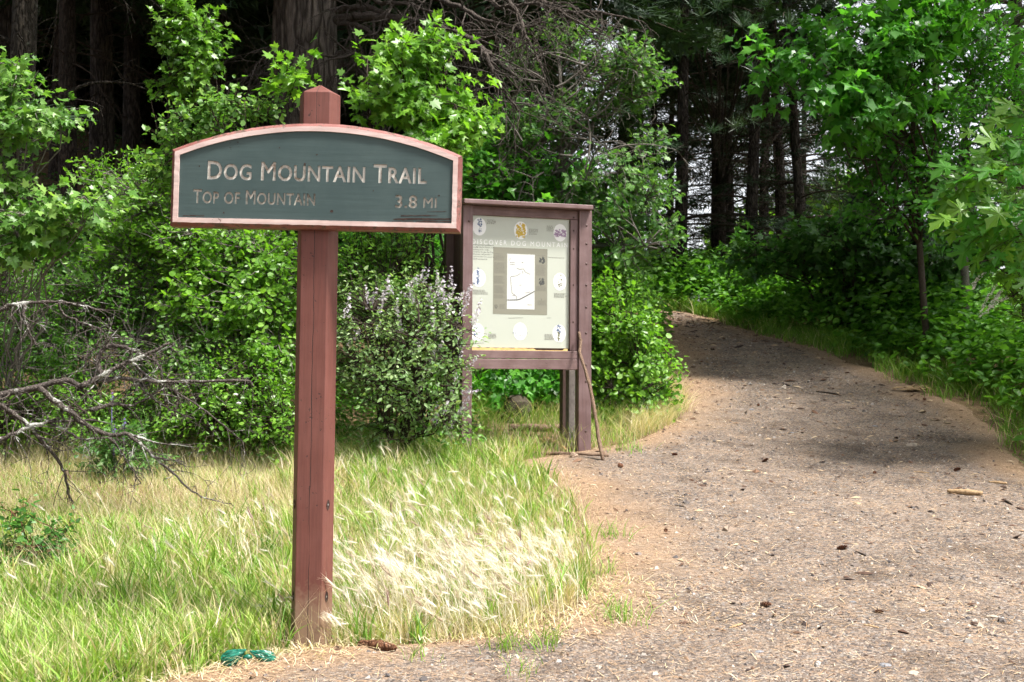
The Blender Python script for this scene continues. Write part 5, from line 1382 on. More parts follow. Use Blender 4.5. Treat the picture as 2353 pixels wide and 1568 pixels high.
for k, (u, v) in enumerate([(541, 907), (548, 927)]):
    p = at(u, v, 8.7); q = gbase(u, 8.8)
    d_ = thing("white_daisy", ("upper" if k == 0 else "lower") + " of two small white blossoms left of the sign post", "flower", q)
    b = MB(); b.tube([q, (q + p) / 2 + np.array((0.01, 0, 0)), p], 0.002, 3); b.build("stem", M['lf_shrub'], d_, q)
    b = MB(); a = np.linspace(0, 6.283, 12, endpoint=False)
    for z in a:
        t_ = np.array((math.cos(z), 0.3, math.sin(z) * .5)); w_ = np.array((-math.sin(z), 0, math.cos(z) * .5)) * .007
        b.add([p, p + t_ * .014 + w_, p + t_ * .022, p + t_ * .014 - w_], [(0, 1, 2), (0, 2, 3)], 0.9)
    b.build("petals", M['white_flower'], d_, q)
# ------------------------------------------------------------------ fallen dead branch at the left
def z7(x, y): return (x / 2.4125 * 0.9412, (600 + y / 2.4125) * 0.9412)
DB = [
    ([(-120, 905), (0, 885), (90, 860), (220, 835), (330, 800), (400, 790), (470, 830), (520, 800), (640, 792), (720, 775), (860, 795), (1030, 802), (1250, 800), (1400, 793), (1470, 795), (1497, 833)], 7.5, 7.8, 0.021, 0.006),
    ([(480, 830), (560, 790), (700, 710), (860, 645), (1000, 575)], 7.6, 7.7, 0.017, 0.007),
    ([(640, 790), (585, 740), (570, 680), (600, 610), (660, 585), (760, 605), (850, 650), (930, 690), (960, 780), (975, 940)], 7.75, 8.0, 0.016, 0.006),
    ([(230, 840), (330, 920), (430, 990), (500, 1060), (640, 1120), (740, 1105), (830, 1170), (920, 1255), (1010, 1330), (1100, 1420), (1200, 1490), (1360, 1520)], 7.5, 7.6, 0.017, 0.0035),
    ([(-100, 900), (0, 940), (60, 975), (140, 1030), (200, 1090), (260, 1170), (340, 1250), (380, 1340), (400, 1440), (430, 1530), (450, 1568)], 7.4, 7.7, 0.016, 0.005),
    ([(-100, 1180), (0, 1145), (100, 1100), (200, 1055), (290, 1035), (420, 1030), (560, 1030)], 7.4, 7.6, 0.016, 0.006),
    ([(290, 1040), (380, 1090), (480, 1145), (640, 1130)], 7.55, 7.6, 0.009, 0.005),
    ([(530, 970), (640, 940), (700, 930), (780, 945), (880, 890), (960, 845)], 7.6, 7.8, 0.012, 0.005),
    ([(780, 690), (870, 770), (980, 830), (1100, 900), (1250, 1000), (1350, 1090), (1430, 1155)], 7.7, 7.9, 0.008, 0.004),
    ([(800, 800), (900, 900), (1000, 965), (1150, 1025)], 7.7, 7.8, 0.008, 0.004),
    ([(-60, 400), (0, 375), (60, 350), (150, 340), (300, 328), (400, 335), (500, 360), (620, 385)], 8.0, 8.2, 0.015, 0.006),
    ([(140, 345), (140, 440), (175, 510), (215, 590)], 8.0, 8.0, 0.011, 0.004),
    ([(350, 335), (360, 400), (480, 450), (600, 500), (660, 560)], 8.1, 8.2, 0.008, 0.004),
    ([(500, 760), (500, 690), (530, 620), (600, 590)], 7.8, 7.8, 0.008, 0.004),
    ([(740, 1105), (820, 1130), (900, 1160), (990, 1170)], 7.55, 7.6, 0.008, 0.004),
    ([(920, 1255), (1000, 1262), (1080, 1272)], 7.55, 7.6, 0.006, 0.003),
    ([(640, 1130), (700, 1190), (760, 1290), (830, 1400)], 7.6, 7.65, 0.007, 0.003),
]
dbase = np.array((-4.4, 7.6, float(gz(-4.4, 7.6))))
dead = thing("dead_branch", "large fallen grey lichened branch sprawling in from the left edge", "branch", dbase)
r = rng(400)
for L, d0, d1, r0_, r1_ in DB:
    n = len(L); r0_, r1_ = r0_ * 1.2, r1_ * 1.1; K = np.array([at(*z7(*q), d0 + (d1 - d0) * k / (n - 1)) for k, q in enumerate(L)])
    t = np.linspace(0, 1, n); t2 = np.linspace(0, 1, n * 4)
    Q = np.stack([np.interp(t2, t, K[:, i]) for i in range(3)], -1)
    Q[1:-1] = (Q[:-2] + Q[1:-1] * 2 + Q[2:]) / 4
    Q[1:-1] += r.normal(0, 0.0035, (len(Q) - 2, 3))
    rr = np.linspace(r0_, r1_, len(Q)) * r.uniform(0.88, 1.15, len(Q))
    b = MB(); b.tube(Q, rr, 7)
    for k in range(4, len(Q)):
        if r.random() < 0.7:
            dd = unit(Q[min(k + 1, len(Q) - 1)] - Q[k - 1]) * 0.6 + r.normal(0, 0.65, 3) - UP * 0.2
            limb(b, r, Q[k], dd, r.uniform(0.08, 0.40), max(rr[k] * 0.35, 0.0032), 1, 0.4, 0, 4, 0.5, 0.0026, (2, 5))
    b.build("bough", M['lichen'], dead, dbase, smooth=True)

# ------------------------------------------------------------------ grass
def grass_mat(name, stops, trans=0.35):
    return leaf_mat(name, stops, trans, 0.5, 0.35, 1.05, (1.2, 1.25, 0.6))
# rnd 0..0.5 dark to bright green, 0.5..1 yellow-green to straw
M['grass'] = grass_mat("meadow_grass", [(0, (0.075, 0.185, 0.022)), (0.25, (0.160, 0.310, 0.038)), (0.5, (0.29, 0.42, 0.075)), (0.68, (0.38, 0.39, 0.14)), (0.85, (0.60, 0.50, 0.31)), (1, (0.74, 0.65, 0.47))])
BAG = on(567, 1538)
def blades(name, label, P, h, w, rnd, lean, mat, seg=3, kind="stuff", curl=1.0, seed=0, spread=0.5):
    bagp = BAG; kk = np.hypot((P[:, 0] - bagp[0]) / 1.35, P[:, 1] - bagp[1] + 0.05) > 0.125
    P, h, w, rnd = P[kk], h[kk], w[kk], rnd[kk]
    r = rng(seed); n = len(P)
    a = r.uniform(0, 2 * np.pi, n); side = np.stack([np.cos(a), np.sin(a), np.zeros(n)], -1)
    ld = np.stack([lean[0] + r.normal(0, spread, n), lean[1] + r.normal(0, spread, n), np.zeros(n)], -1)
    t = np.linspace(0, 1, seg + 1)
    V = np.zeros((n, 2 * seg + 1, 3))
    for k, tk in enumerate(t):
        c = P + UP * (h * tk * (1 - 0.18 * tk * curl))[:, None] + ld * (h * curl * tk ** 1.8)[:, None]
        if k < seg:
            ww = side * (w * (1 - 0.75 * tk) * 0.5)[:, None]
            V[:, 2 * k] = c - ww; V[:, 2 * k + 1] = c + ww
        else: V[:, 2 * seg] = c
    T_ = []
    for k in range(seg - 1): T_ += [(2 * k, 2 * k + 1, 2 * k + 3), (2 * k, 2 * k + 3, 2 * k + 2)]
    T_.append((2 * seg - 2, 2 * seg - 1, 2 * seg))
    F = (np.arange(n)[:, None, None] * (2 * seg + 1) + np.array(T_)[None]).reshape(-1, 3)
    b = MB(); b.add(V.reshape(-1, 3), F, np.repeat(np.clip(rnd, 0, 1), 2 * seg + 1))
    o = b.build(name, mat, None, kind=kind)
    o["label"] = label; o["category"] = "grass"
    return o
def scatter(r, n, y0, y1, xf0, xf1, power=1.0):
    y = y0 + (y1 - y0) * r.random(n) ** power
    x0, x1 = xf0(y), xf1(y); x = x0 + (x1 - x0) * r.random(n)
    return x, y
r = rng(500)
lf = lambda y: -0.47 * y - 0.5
# meadow between the camera and the bushes
x, y = scatter(r, 140000, 4.25, 10.9, lf, lambda y: trail_l(y) + 0.05, 1.05)
edge = trail_l(y) + 0.16 * fbm(x, y, 7, 9) - x
den = np.clip(edge * 5, 0, 1) * (0.72 + 0.5 * fbm(x, y, 3.2, 6))
den *= np.where(np.hypot(x - foot[0], y - 5.25) < 0.12, 0, 1) * np.where(np.hypot(x + 2.85, y - 6.6) < 0.4, 0.4, 1)
kd = np.hypot(x - kf[0], (y - kf[1]))
den *= np.where((x > -0.35) & (y > 9.35), np.clip(0.25 + 0.4 * fbm(x, y, 5, 7), 0, 1), 1)
keep = r.random(len(x)) < den
x, y, edge = x[keep], y[keep], edge[keep]
straw = 0.60 + 0.34 * fbm(x, y, 1.6, 8) + 0.16 * fbm(x, y, 6, 10)
straw += 0.26 * smooth(6.8, 7.9, y) * smooth(10, 9.2, y) * smooth(0.2, -0.6, x + 0.8)        # dry band before the bushes
straw += 0.42 * np.exp(-np.clip(edge, 0, 9) / 0.22)                                           # dry fringe at the trail
straw += 0.25 * smooth(-0.95, -0.1, x) * smooth(7.6, 6.6, y)
straw -= 0.22 * smooth(8.0, 8.8, y) * smooth(-1.6, -1.0, x)
straw -= 0.38 * smooth(-0.9, -1.5, x) * smooth(7.2, 6.2, y)
straw += 0.25 * smooth(0.5, 0.0, np.hypot(x - foot[0], (y - 5.2) * 1.2))
val = np.where(r.random(len(x)) < np.clip(straw, 0.04, 0.96), r.uniform(0.62, 1.0, len(x)), np.clip(r.normal(0.33, 0.13, len(x)), 0, 0.58))
straw_ = 0
h = r.uniform(0.07, 0.22, len(x)) * (0.85 + 0.35 * fbm(x, y, 2, 11)) * np.clip(0.45 + edge * 1.6, 0.45, 1.0) * np.where(val > 0.6, 1.1, 1.0) * (1 + 0.75 * smooth(8.8, 9.7, y)) * (0.75 + 0.6 * np.clip(fbm(x, y, 4.5, 15), 0, 1))
P = np.stack([x, y, gz(x, y) - 0.01], -1)
blades("meadow_grass", "green and straw-coloured meadow grass around the sign post", P, h, np.where(val < 0.6, r.uniform(0.006, 0.015, len(x)), r.uniform(0.002, 0.0055, len(x))), val, (-0.10, -0.04), M['grass'], 2, seed=1)
# taller coarse tufts standing out of the meadow
m_ = 3000
tx, ty_ = scatter(r, m_, 4.4, 9.9, lf, lambda y: trail_l(y) - 0.08, 1.1)
k = (r.random(m_) < 0.22 + 0.7 * smooth(-0.7, -1.3, tx) * smooth(7.4, 6.4, ty_) + 0.6 * smooth(8.0, 9.0, ty_) * smooth(-1.9, -1.2, tx) - 0.2 * smooth(7, 7.8, ty_) * smooth(-1.2, -1.9, tx)) & (np.hypot(tx + 2.85, ty_ - 6.6) > 0.45) & (np.hypot(tx - foot[0], ty_ - 5.25) > 0.16); tx, ty_ = tx[k], ty_[k]
nb = 13; x = np.repeat(tx, nb) + r.normal(0, 0.022, len(tx) * nb); y = np.repeat(ty_, nb) + r.normal(0, 0.022, len(tx) * nb)
gt = np.repeat(np.where(r.random(len(tx)) < 0.24, r.uniform(0.6, 0.95, len(tx)), r.normal(0.36, 0.10, len(tx))), nb) + r.normal(0, 0.06, len(x))
blades("tall_grass", "tall coarse grass tufts standing out of the meadow", np.stack([x, y, gz(x, y) - .01], -1), np.repeat(r.uniform(0.15, 0.30, len(tx)), nb) * r.uniform(0.55, 1.1, len(x)), r.uniform(0.007, 0.017, len(x)), gt, (-0.06, -0.03), M['grass'], 4, seed=6, spread=0.3)
# thin dry stalks
x, y = scatter(r, 9000, 4.4, 10.0, lf, lambda y: trail_l(y) - 0.04, 1.0)
blades("dry_stalks", "thin dry straw stalks scattered through the meadow", np.stack([x, y, gz(x, y) - .01], -1), r.uniform(0.16, 0.42, len(x)), r.uniform(0.0016, 0.003, len(x)), r.uniform(0.72, 1.0, len(x)), (-0.12, -0.05), M['grass'], 3, seed=7, spread=0.35)
# dry and green grass round the kiosk, below the rounded shrub
x, y = scatter(r, 34000, 9.7, 13.2, lambda y: np.full_like(y, -0.6), lambda y: trail_l(y) + 0.12, 0.9)
edge = trail_l(y) + 0.14 * fbm(x, y, 7, 12) - x
inn = smooth(1.3, 0.0, edge)
keep = (r.random(len(x)) < np.clip(edge * 6 + 0.1, 0, 1) * (0.35 + 0.65 * inn)) & ~((x < 1.15) & (y < 11.0) & (r.random(len(x)) < 0.85))
x, y, edge = x[keep], y[keep], edge[keep]
st_ = 0.85 - 0.6 * smooth(0.2, 0.9, edge) + 0.25 * fbm(x, y, 5, 13)
val = np.where(r.random(len(x)) < st_, r.uniform(0.68, 1, len(x)), r.normal(0.3, 0.12, len(x)))
blades("dry_grass", "dry straw grass tufts round the kiosk legs and shrub", np.stack([x, y, gz(x, y) - .01], -1), r.uniform(0.12, 0.34, len(x)), r.uniform(0.003, 0.006, len(x)), val, (0.12, -0.25), M['grass'], 3, seed=2)
# green verge on the right bank and along the far bend
x, y = scatter(r, 52000, 8.6, 23.5, lambda y: trail_r(y) - 0.12, lambda y: trail_r(y) + 1.5, 0.85)
edge = x - trail_r(y) + 0.34 * fbm(x, y, 4, 14) - 0.05
keep = r.random(len(x)) < np.clip(edge * 3, 0, 1) * smooth(1.6, 0.3, edge) * np.clip(0.55 + 0.9 * fbm(x, y, 2.2, 16), 0.12, 1)
x, y, edge = x[keep], y[keep], edge[keep]
val = np.where(r.random(len(x)) < 0.05 + 0.25 * np.exp(-edge / 0.1), r.uniform(0.6, 0.95, len(x)), r.normal(0.20, 0.12, len(x)))
blades("verge_grass", "green grass verge along the right bank of the trail", np.stack([x, y, gz(x, y) - .01], -1), r.uniform(0.08, 0.42, len(x)) * (0.8 + 0.5 * fbm(x, y, 3, 17)), r.uniform(0.006, 0.012, len(x)), val, (-0.15, -0.2), M['grass'], 3, seed=3)
# sparse tufts spilling on to the trail
tp = []
for (u, v, n, s_) in [(1420, 1430, 90, .07), (1250, 1500, 70, .05), (1380, 1330, 60, .06), (1160, 1500, 60, .05), (1440, 1040, 90, .10), (1400, 1240, 60, .06), (960, 1530, 25, .04), (90 + 1100, 1560, 20, .05), (600, 1450, 80, .06), (560, 1500, 60, .05)]:
    c = ground_at(u, v); q = r.normal(0, s_, (n, 2)) + c[:2]; tp.append(q)
q = np.concatenate(tp); P = np.stack([q[:, 0], q[:, 1], tz(q[:, 0], q[:, 1]) - .008], -1)
blades("grass_tufts", "small green tufts of grass spilling on to the trail edge", P, r.uniform(0.05, 0.17, len(P)), r.uniform(0.003, 0.007, len(P)), np.clip(r.normal(0.3, 0.15, len(P)), 0, 1), (0, 0), M['grass'], 3, seed=4)

# matted straw round the post foot and along the front edge of the meadow
n = 12000
x = r.uniform(-2.2, 1.0, n); y = r.uniform(4.4, 6.2, n); e_ = trail_l(y) - x
k = (e_ > -0.45) & (r.random(n) < np.exp(-np.abs(e_ - 0.02) / 0.22)); x, y = x[k], y[k]; n = len(x)
a = r.uniform(0, 6.28, n); L_ = r.uniform(0.03, 0.11, n); el_ = np.abs(r.normal(0.05, 0.22, n))
d_ = np.stack([np.cos(a), np.sin(a), el_], -1) * L_[:, None]; w_ = np.stack([-np.sin(a), np.cos(a), 0 * a], -1) * r.uniform(0.0009, 0.002, n)[:, None]
c = np.stack([x, y, tz(x, y) + r.uniform(0.004, 0.03, n)], -1); m1 = c + d_ * 0.5 + UP * (L_ * 0.12)[:, None]
V = np.stack([c - w_, c + w_, m1 + w_, m1 - w_, c + d_], 1)
b = MB(); b.add(V.reshape(-1, 3), (np.arange(n)[:, None, None] * 5 + np.array([(0, 1, 2), (0, 2, 3), (3, 2, 4)])[None]).reshape(-1, 3), np.repeat(np.clip(r.normal(0.88, 0.1, n), 0, 1), 5))
o = b.build("straw_mat", M['grass'], None, kind="stuff"); o["label"] = "matted pale straw round the sign post foot"; o["category"] = "straw"

# foxtail seed heads: pale brushes on thin stalks leaning left in the breeze
def fox_template(seed):
    r = rng(seed); V, F = [], []
    a = np.linspace(0, 2 * np.pi, 5, endpoint=False)
    ring = lambda y, q: [(q * math.cos(k), y, q * math.sin(k)) for k in a]
    V += [(0, 0, 0)] + ring(0.3, 0.042) + ring(0.62, 0.034) + [(0, 0.85, 0)]
    for k in range(5):
        k2 = (k + 1) % 5
        F += [(0, 1 + k2, 1 + k), (1 + k, 1 + k2, 6 + k2), (1 + k, 6 + k2, 6 + k), (6 + k, 6 + k2, 11)]
    for k in range(20):
        y0 = r.uniform(0.05, 0.8); q = r.uniform(0, 6.28); o = np.array((math.cos(q), 0, math.sin(q)))
        p = np.array((0, y0, 0)) + o * 0.04; e = p + o * r.uniform(0.12, 0.34) + np.array((0, r.uniform(0.3, 0.55), 0)); w = np.cross(o, (0, 1, 0)) * 0.012
        b0 = len(V); V += [tuple(p - w), tuple(p + w), tuple(e)]; F.append((b0, b0 + 1, b0 + 2))
    return np.array(V), np.array(F)
FOX = [fox_template(k) for k in range(3)]
M['fox'] = leaf_mat("foxtail_head", [(0, (0.36, 0.22, 0.21)), (0.12, (0.60, 0.52, 0.36)), (0.4, (0.82, 0.78, 0.62)), (1, (0.90, 0.88, 0.78))], 0.45, 0.6, 0.25, 1.0, (1.0, 0.98, 0.9))
pts = []
for (u, v, su, sv, n) in [(1120, 1280, 140, 60, 330), (1240, 1340, 110, 65, 400), (1060, 1370, 150, 60, 330), (990, 1220, 130, 50, 150), (1200, 1410, 130, 40, 260), (880, 1360, 90, 70, 170), (1070, 1130, 150, 40, 60), (1280, 1250, 60, 55, 110), (1000, 1430, 140, 40, 200), (600, 1250, 90, 70, 50), (440, 1240, 190, 90, 50), (820, 1390, 60, 60, 60), (1000, 1080, 130, 30, 30)]:
    uu = r.normal(u, su, n); vv = r.normal(v, sv, n)
    ok = vv < 1480; p = ground_many(uu[ok], vv[ok] + 70)
    pts.append(p[p[:, 0] < trail_l(p[:, 1]) - 0.03])
P = np.concatenate(pts); P = P[r.random(len(P)) < (0.60 + 0.75 * fbm(P[:, 0], P[:, 1], 3.5, 40)) * (0.25 + 0.75 * smooth(0.02, 0.45, trail_l(P[:, 1]) - P[:, 0]))]; n = len(P); hh = r.uniform(0.07, 0.34, n) * (0.8 + 0.5 * fbm(P[:, 0], P[:, 1], 4, 41))
top = P + np.stack([-0.22 * hh + r.normal(0, .05, n), r.normal(-0.02, .05, n), hh], -1)
b = MB()
sd = unit(r.normal(0, 1, (n, 3)) * np.array((1, 1, 0.05))) * 0.0013
mid = P * 0.45 + top * 0.55 + UP * (hh * 0.10)[:, None] + np.stack([0.05 * hh, 0 * hh, 0 * hh], -1)
V = np.stack([P - sd, P + sd, mid - sd, mid + sd, top - sd * .7, top + sd * .7], 1)
F = (np.arange(n)[:, None, None] * 6 + np.array([(0, 1, 3), (0, 3, 2), (2, 3, 5), (2, 5, 4)])[None]).reshape(-1, 3)
b.add(V.reshape(-1, 3), F, 0.45)
for k in range(3):
    m = np.arange(n) % 3 == k
    Yd = unit(top[m] - mid[m]) + np.array((-0.45, -0.05, 0.1)) + r.normal(0, 0.42, (m.sum(), 3))
    X_, Y_, N_ = frames(Yd, r.normal(0, 1, (m.sum(), 3)))
    tone = np.where(r.random(m.sum()) < 0.03, 0.02, np.clip(r.normal(0.5, 0.28, m.sum()), 0.08, 1))
    b.stamp(FOX[k][0], FOX[k][1], top[m], X_, Y_, N_, r.uniform(0.055, 0.115, m.sum()), tone)
fo = b.build("foxtail_grass", M['fox'], None, kind="stuff"); fo["label"] = "pale foxtail seed heads bent over beside the sign post"; fo["category"] = "grass"

# ------------------------------------------------------------------ shaded leafy ground cover along the right bank and the far bend
r = rng(600)
def cover(name, label, x, y, hmax, leaf, ls, mat, per=8, seed=1):
    rr = rng(seed); n = len(x)
    base = np.stack([x, y, gz(x, y)], -1); h = hmax * rr.uniform(0.45, 1.0, n)
    lean = np.stack([rr.normal(0, .25, n), rr.normal(-.1, .25, n), np.ones(n)], -1); tip = base + lean * h[:, None]
    b = MB(); sd = unit(rr.normal(0, 1, (n, 3)) * np.array((1, 1, .05))) * 0.003
    V = np.stack([base - sd, base + sd, tip], 1); b.add(V.reshape(-1, 3), np.arange(3 * n).reshape(-1, 3), 0.2)
    a = rr.uniform(0, 6.28, (n, per)); f = rr.uniform(0.45, 1.05, (n, per))
    o = np.stack([np.cos(a), np.sin(a), np.zeros_like(a)], -1)
    P = base[:, None] + (tip - base)[:, None] * f[..., None] + o * (0.10 * rr.uniform(.3, 1.3, (n, per)))[..., None]
    Yd = o + rr.normal(0, .25, o.shape) - UP * 0.25; Nn = UP + rr.normal(0, .35, o.shape)
    X_, Y_, N_ = frames(Yd.reshape(-1, 3), Nn.reshape(-1, 3))
    tone = np.clip(np.repeat(rr.normal(.5, .2, n), per) + rr.normal(0, .15, n * per), 0, 1)
    b.stamp(leaf[0], leaf[1], P.reshape(-1, 3), X_, Y_, N_, ls * rr.uniform(.6, 1.3, n * per), tone)
    o_ = b.build(name, mat, None, kind="stuff"); o_["label"] = label; o_["category"] = "undergrowth"; return o_
x, y = scatter(r, 8500, 8.2, 25, lambda y: trail_r(y) + 0.25, lambda y: trail_r(y) + 5.0, 0.9)
e = x - trail_r(y); k = r.random(len(x)) < smooth(0.2, 0.9, e) * (0.75 + 0.5 * fbm(x, y, 2, 20)); x, y, e = x[k], y[k], e[k]
cover("undergrowth", "shaded leafy ground cover on the right bank of the trail", x, y, 0.35 + 0.75 * smooth(0.2, 1.5, e), LEAF_ROUND, 0.095, M['lf_shrub'], 9, 5)
x = r.uniform(-1.5, 13, 5200); y = r.uniform(14, 28, 5200); e = trail_l(y) - x
k = (e > 0.1) | (y > LY[-1] - 3.2); x, y = x[k], y[k]
k = (x < trail_l(y) - .1) | (x > trail_r(y) + .1); x, y = x[k], y[k]
cover("bank_cover", "dim leafy bank where the trail bends out of sight", x, y, 0.7 + 0.4 * smooth(19, 22, y), LEAF_ROUND, 0.085, M['lf_shrub'], 9, 6)
x, y = scatter(r, 2000, 9.4, 14, lambda y: lf(y) - .5, lambda y: np.full_like(y, 0.9), 1.0)
k = ~((x > -0.35) & (y < 11.6)); x, y = x[k], y[k]
cover("thicket_floor", "low leaves and sprouts at the foot of the bushes", x, y, 0.38, LEAF_OVATE, 0.05, M['lf_shrub'], 9, 7)
x, y = scatter(r, 2200, 14, 34, lambda y: -0.5 * y - 2, lambda y: np.full_like(y, -0.5), 1.0)
k = r.random(len(x)) < 0.5 + 0.8 * fbm(x, y, .8, 22); x, y = x[k], y[k]
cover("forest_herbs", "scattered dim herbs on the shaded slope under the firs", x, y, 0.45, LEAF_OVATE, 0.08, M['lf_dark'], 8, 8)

# ------------------------------------------------------------------ trail surface: gravel chips, needles, cones, sticks
r = rng(700)
def chip_template(seed):
    q = rng(seed); V = np.array([(-1, -.6, 0), (1, -.7, 0), (.8, .6, 0), (-.8, .7, 0), (-.5, -.3, .8), (.5, -.35, .9), (.4, .35, .7), (-.45, .3, .85)]) * q.uniform(.7, 1.3, (8, 3))
    F = np.array([(0, 1, 5), (0, 5, 4), (1, 2, 6), (1, 6, 5), (2, 3, 7), (2, 7, 6), (3, 0, 4), (3, 4, 7), (4, 5, 6), (4, 6, 7)])
    return V, F
def grit_template(seed):
    q = rng(seed); V = np.array([(-1, -.6, 0), (1, -.7, 0), (.8, .6, 0), (-.8, .7, 0), (.1, 0, .75)]) * q.uniform(.7, 1.3, (5, 3)); return V, np.array([(0, 1, 4), (1, 2, 4), (2, 3, 4), (3, 0, 4)])
CH = [chip_template(0), grit_template(1), grit_template(2), chip_template(3), grit_template(4), grit_template(5), grit_template(6), grit_template(7)]
t = NT("gravel_chip")
M['chip'] = t.done(t.bsdf(t.ramp(t.attr("rnd"), [(0, (0.059, 0.053, 0.054)), (0.3, (0.143, 0.123, 0.112)), (0.55, (0.218, 0.176, 0.149)), (0.75, (0.302, 0.221, 0.153)), (0.9, (0.277, 0.262, 0.249)), (1, (0.462, 0.394, 0.332))]), 0.85, 0.2))
n = 62000
x, y = scatter(r, n, 4.4, 18.5, trail_l, lambda y: np.minimum(trail_r(y), 0.46 * y + 0.3), 1.35)
ins = inset(x, y); keep = r.random(len(x)) < smooth(-0.02, 0.7, ins) + 0.08; x, y = x[keep], y[keep]; n = len(x)
a = r.uniform(0, 6.28, n); tl_ = r.normal(0, .25, (n, 2))
Xa = unit(np.stack([np.cos(a), np.sin(a), tl_[:, 0]], -1)); Ya = unit(np.stack([-np.sin(a), np.cos(a), tl_[:, 1]], -1)); Na = np.cross(Xa, Ya)
sz = np.exp(r.normal(math.log(0.0042), 0.45, n)); sz = np.where(np.arange(n) % 8 == 0, sz * 1.5, sz); P = np.stack([x, y, tz(x, y) - 0.001], -1)
b = MB()
for k in range(8):
    m = np.arange(n) % 8 == k; b.stamp(CH[k][0], CH[k][1], P[m], Xa[m], Ya[m], Na[m], sz[m], r.random(m.sum()))
o = b.build("gravel", M['chip'], None, kind="stuff"); o["label"] = "loose gravel chips scattered over the trail"; o["category"] = "gravel"
# dry needles and straw litter, thickest along the margins
n = 70000
x, y = scatter(r, n, 4.3, 17, lambda y: trail_l(y) - 0.25, lambda y: np.minimum(trail_r(y) + 0.2, 0.46 * y + 0.3), 1.3)
ins = inset(x, y); keep = r.random(len(x)) < 0.10 + 0.9 * np.exp(-np.maximum(ins, 0) / 0.40) * (0.8 + 0.5 * fbm(x, y, 3, 30)) + 0.22 * np.clip(fbm(x, y, 1.7, 31), 0, 1); x, y = x[keep], y[keep]; n = len(x)
a = r.uniform(0, 3.14, n); L_ = r.uniform(0.012, 0.045, n); d_ = np.stack([np.cos(a), np.sin(a), r.normal(0.03, .10, n)], -1)
w_ = np.stack([-np.sin(a), np.cos(a), np.zeros(n)], -1) * r.uniform(0.0007, 0.0016, n)[:, None]
c = np.stack([x, y, tz(x, y) + r.uniform(0.002, 0.012, n)], -1)
V = np.stack([c - d_ * L_[:, None] - w_, c - d_ * L_[:, None] + w_, c + d_ * L_[:, None] + w_, c + d_ * L_[:, None] - w_], 1)
F = (np.arange(n)[:, None, None] * 4 + np.array([(0, 1, 2), (0, 2, 3)])[None]).reshape(-1, 3)
t = NT("dry_needle")
M['litter'] = t.done(t.bsdf(t.ramp(t.attr("rnd"), [(0, (0.17, 0.10, 0.06)), (0.4, (0.36, 0.23, 0.13)), (0.75, (0.54, 0.39, 0.24)), (1, (0.68, 0.57, 0.40))]), 0.75, 0.2))
b = MB(); b.add(V.reshape(-1, 3), F, np.repeat(np.clip(r.normal(.55, .25, n), 0, 1), 4))
o = b.build("needle_litter", M['litter'], None, kind="stuff"); o["label"] = "dry orange pine needles littering the trail margins"; o["category"] = "litter"

# flakes of bark and dead leaf
n = 4300
x, y = scatter(r, n, 4.4, 19.5, trail_l, lambda y: np.minimum(trail_r(y), 0.46 * y + 0.3), 1.0); n = len(x)
a = r.uniform(0, 6.28, n); L_ = np.exp(r.normal(math.log(0.011), 0.55, n)) * (1 + 0.07 * (y - 4.4)); W_ = L_ * r.uniform(0.25, 0.6, n)
d_ = np.stack([np.cos(a), np.sin(a), r.normal(0, .18, n)], -1) * L_[:, None]; w_ = np.stack([-np.sin(a), np.cos(a), r.normal(0, .18, n)], -1) * W_[:, None]
c = np.stack([x, y, tz(x, y) + 0.006], -1); up_ = UP * (W_ * 0.5)[:, None]
V = np.stack([c - d_, c + w_ * .8, c + d_, c - w_, c + up_], 1)
F = (np.arange(n)[:, None, None] * 5 + np.array([(0, 1, 4), (1, 2, 4), (2, 3, 4), (3, 0, 4)])[None]).reshape(-1, 3)
t = NT("bark_flake"); M['flake'] = t.done(t.bsdf(t.ramp(t.attr("rnd"), [(0, (0.035, 0.025, 0.022)), (0.45, (0.12, 0.065, 0.042)), (0.75, (0.24, 0.16, 0.10)), (1, (0.46, 0.36, 0.24))]), .85, .2))
b = MB(); b.add(V.reshape(-1, 3), F, np.repeat(r.random(n), 5)); o = b.build("bark_flakes", M['flake'], None, kind="stuff"); o["label"] = "flakes of bark and dead leaves strewn over the trail"; o["category"] = "litter"

# pine cones
def cone_mesh():
    b = MB(); q = rng(9)
    T_ = np.array([(-.5, 0, 0), (.5, 0, 0), (.35, .55, .12), (0, .8, .25), (-.35, .55, .12), (0, .3, -.1)]); TF = np.array([(0, 1, 2), (0, 2, 4), (4, 2, 3), (0, 5, 1), (5, 2, 1), (5, 4, 0), (5, 3, 2), (5, 4, 3)])
    P, X, Y, N, S_ = [], [], [], [], []
    for k in range(46):
        t_ = k / 45; a = k * 2.4; rad = 0.30 * math.sin(math.pi * (0.12 + 0.8 * t_)) ** 0.8
        o = np.array((math.cos(a), math.sin(a), 0)); p = np.array((0, 0, -0.5 + t_)) + o * rad * 0.4
        yv = unit(o * 0.8 + np.array((0, 0, 0.55))); xv = np.array((-math.sin(a), math.cos(a), 0)); P.append(p); X.append(xv); Y.append(yv); N.append(np.cross(xv, yv)); S_.append(0.12 + 0.55 * rad)
    b.stamp(T_, TF, np.array(P), np.array(X), np.array(Y), np.array(N), np.array(S_) * 1.0, q.random(46))
    b.tube([(0, 0, -.5), (0, 0, 0), (0, 0, .45)], [0.10, 0.16, 0.05], 8)
    return b
t = NT("cone_scale"); M['cone'] = t.done(t.bsdf(t.ramp(t.attr("rnd"), [(0, (0.07, 0.030, 0.018)), (1, (0.20, 0.095, 0.055))]), .8, .2))
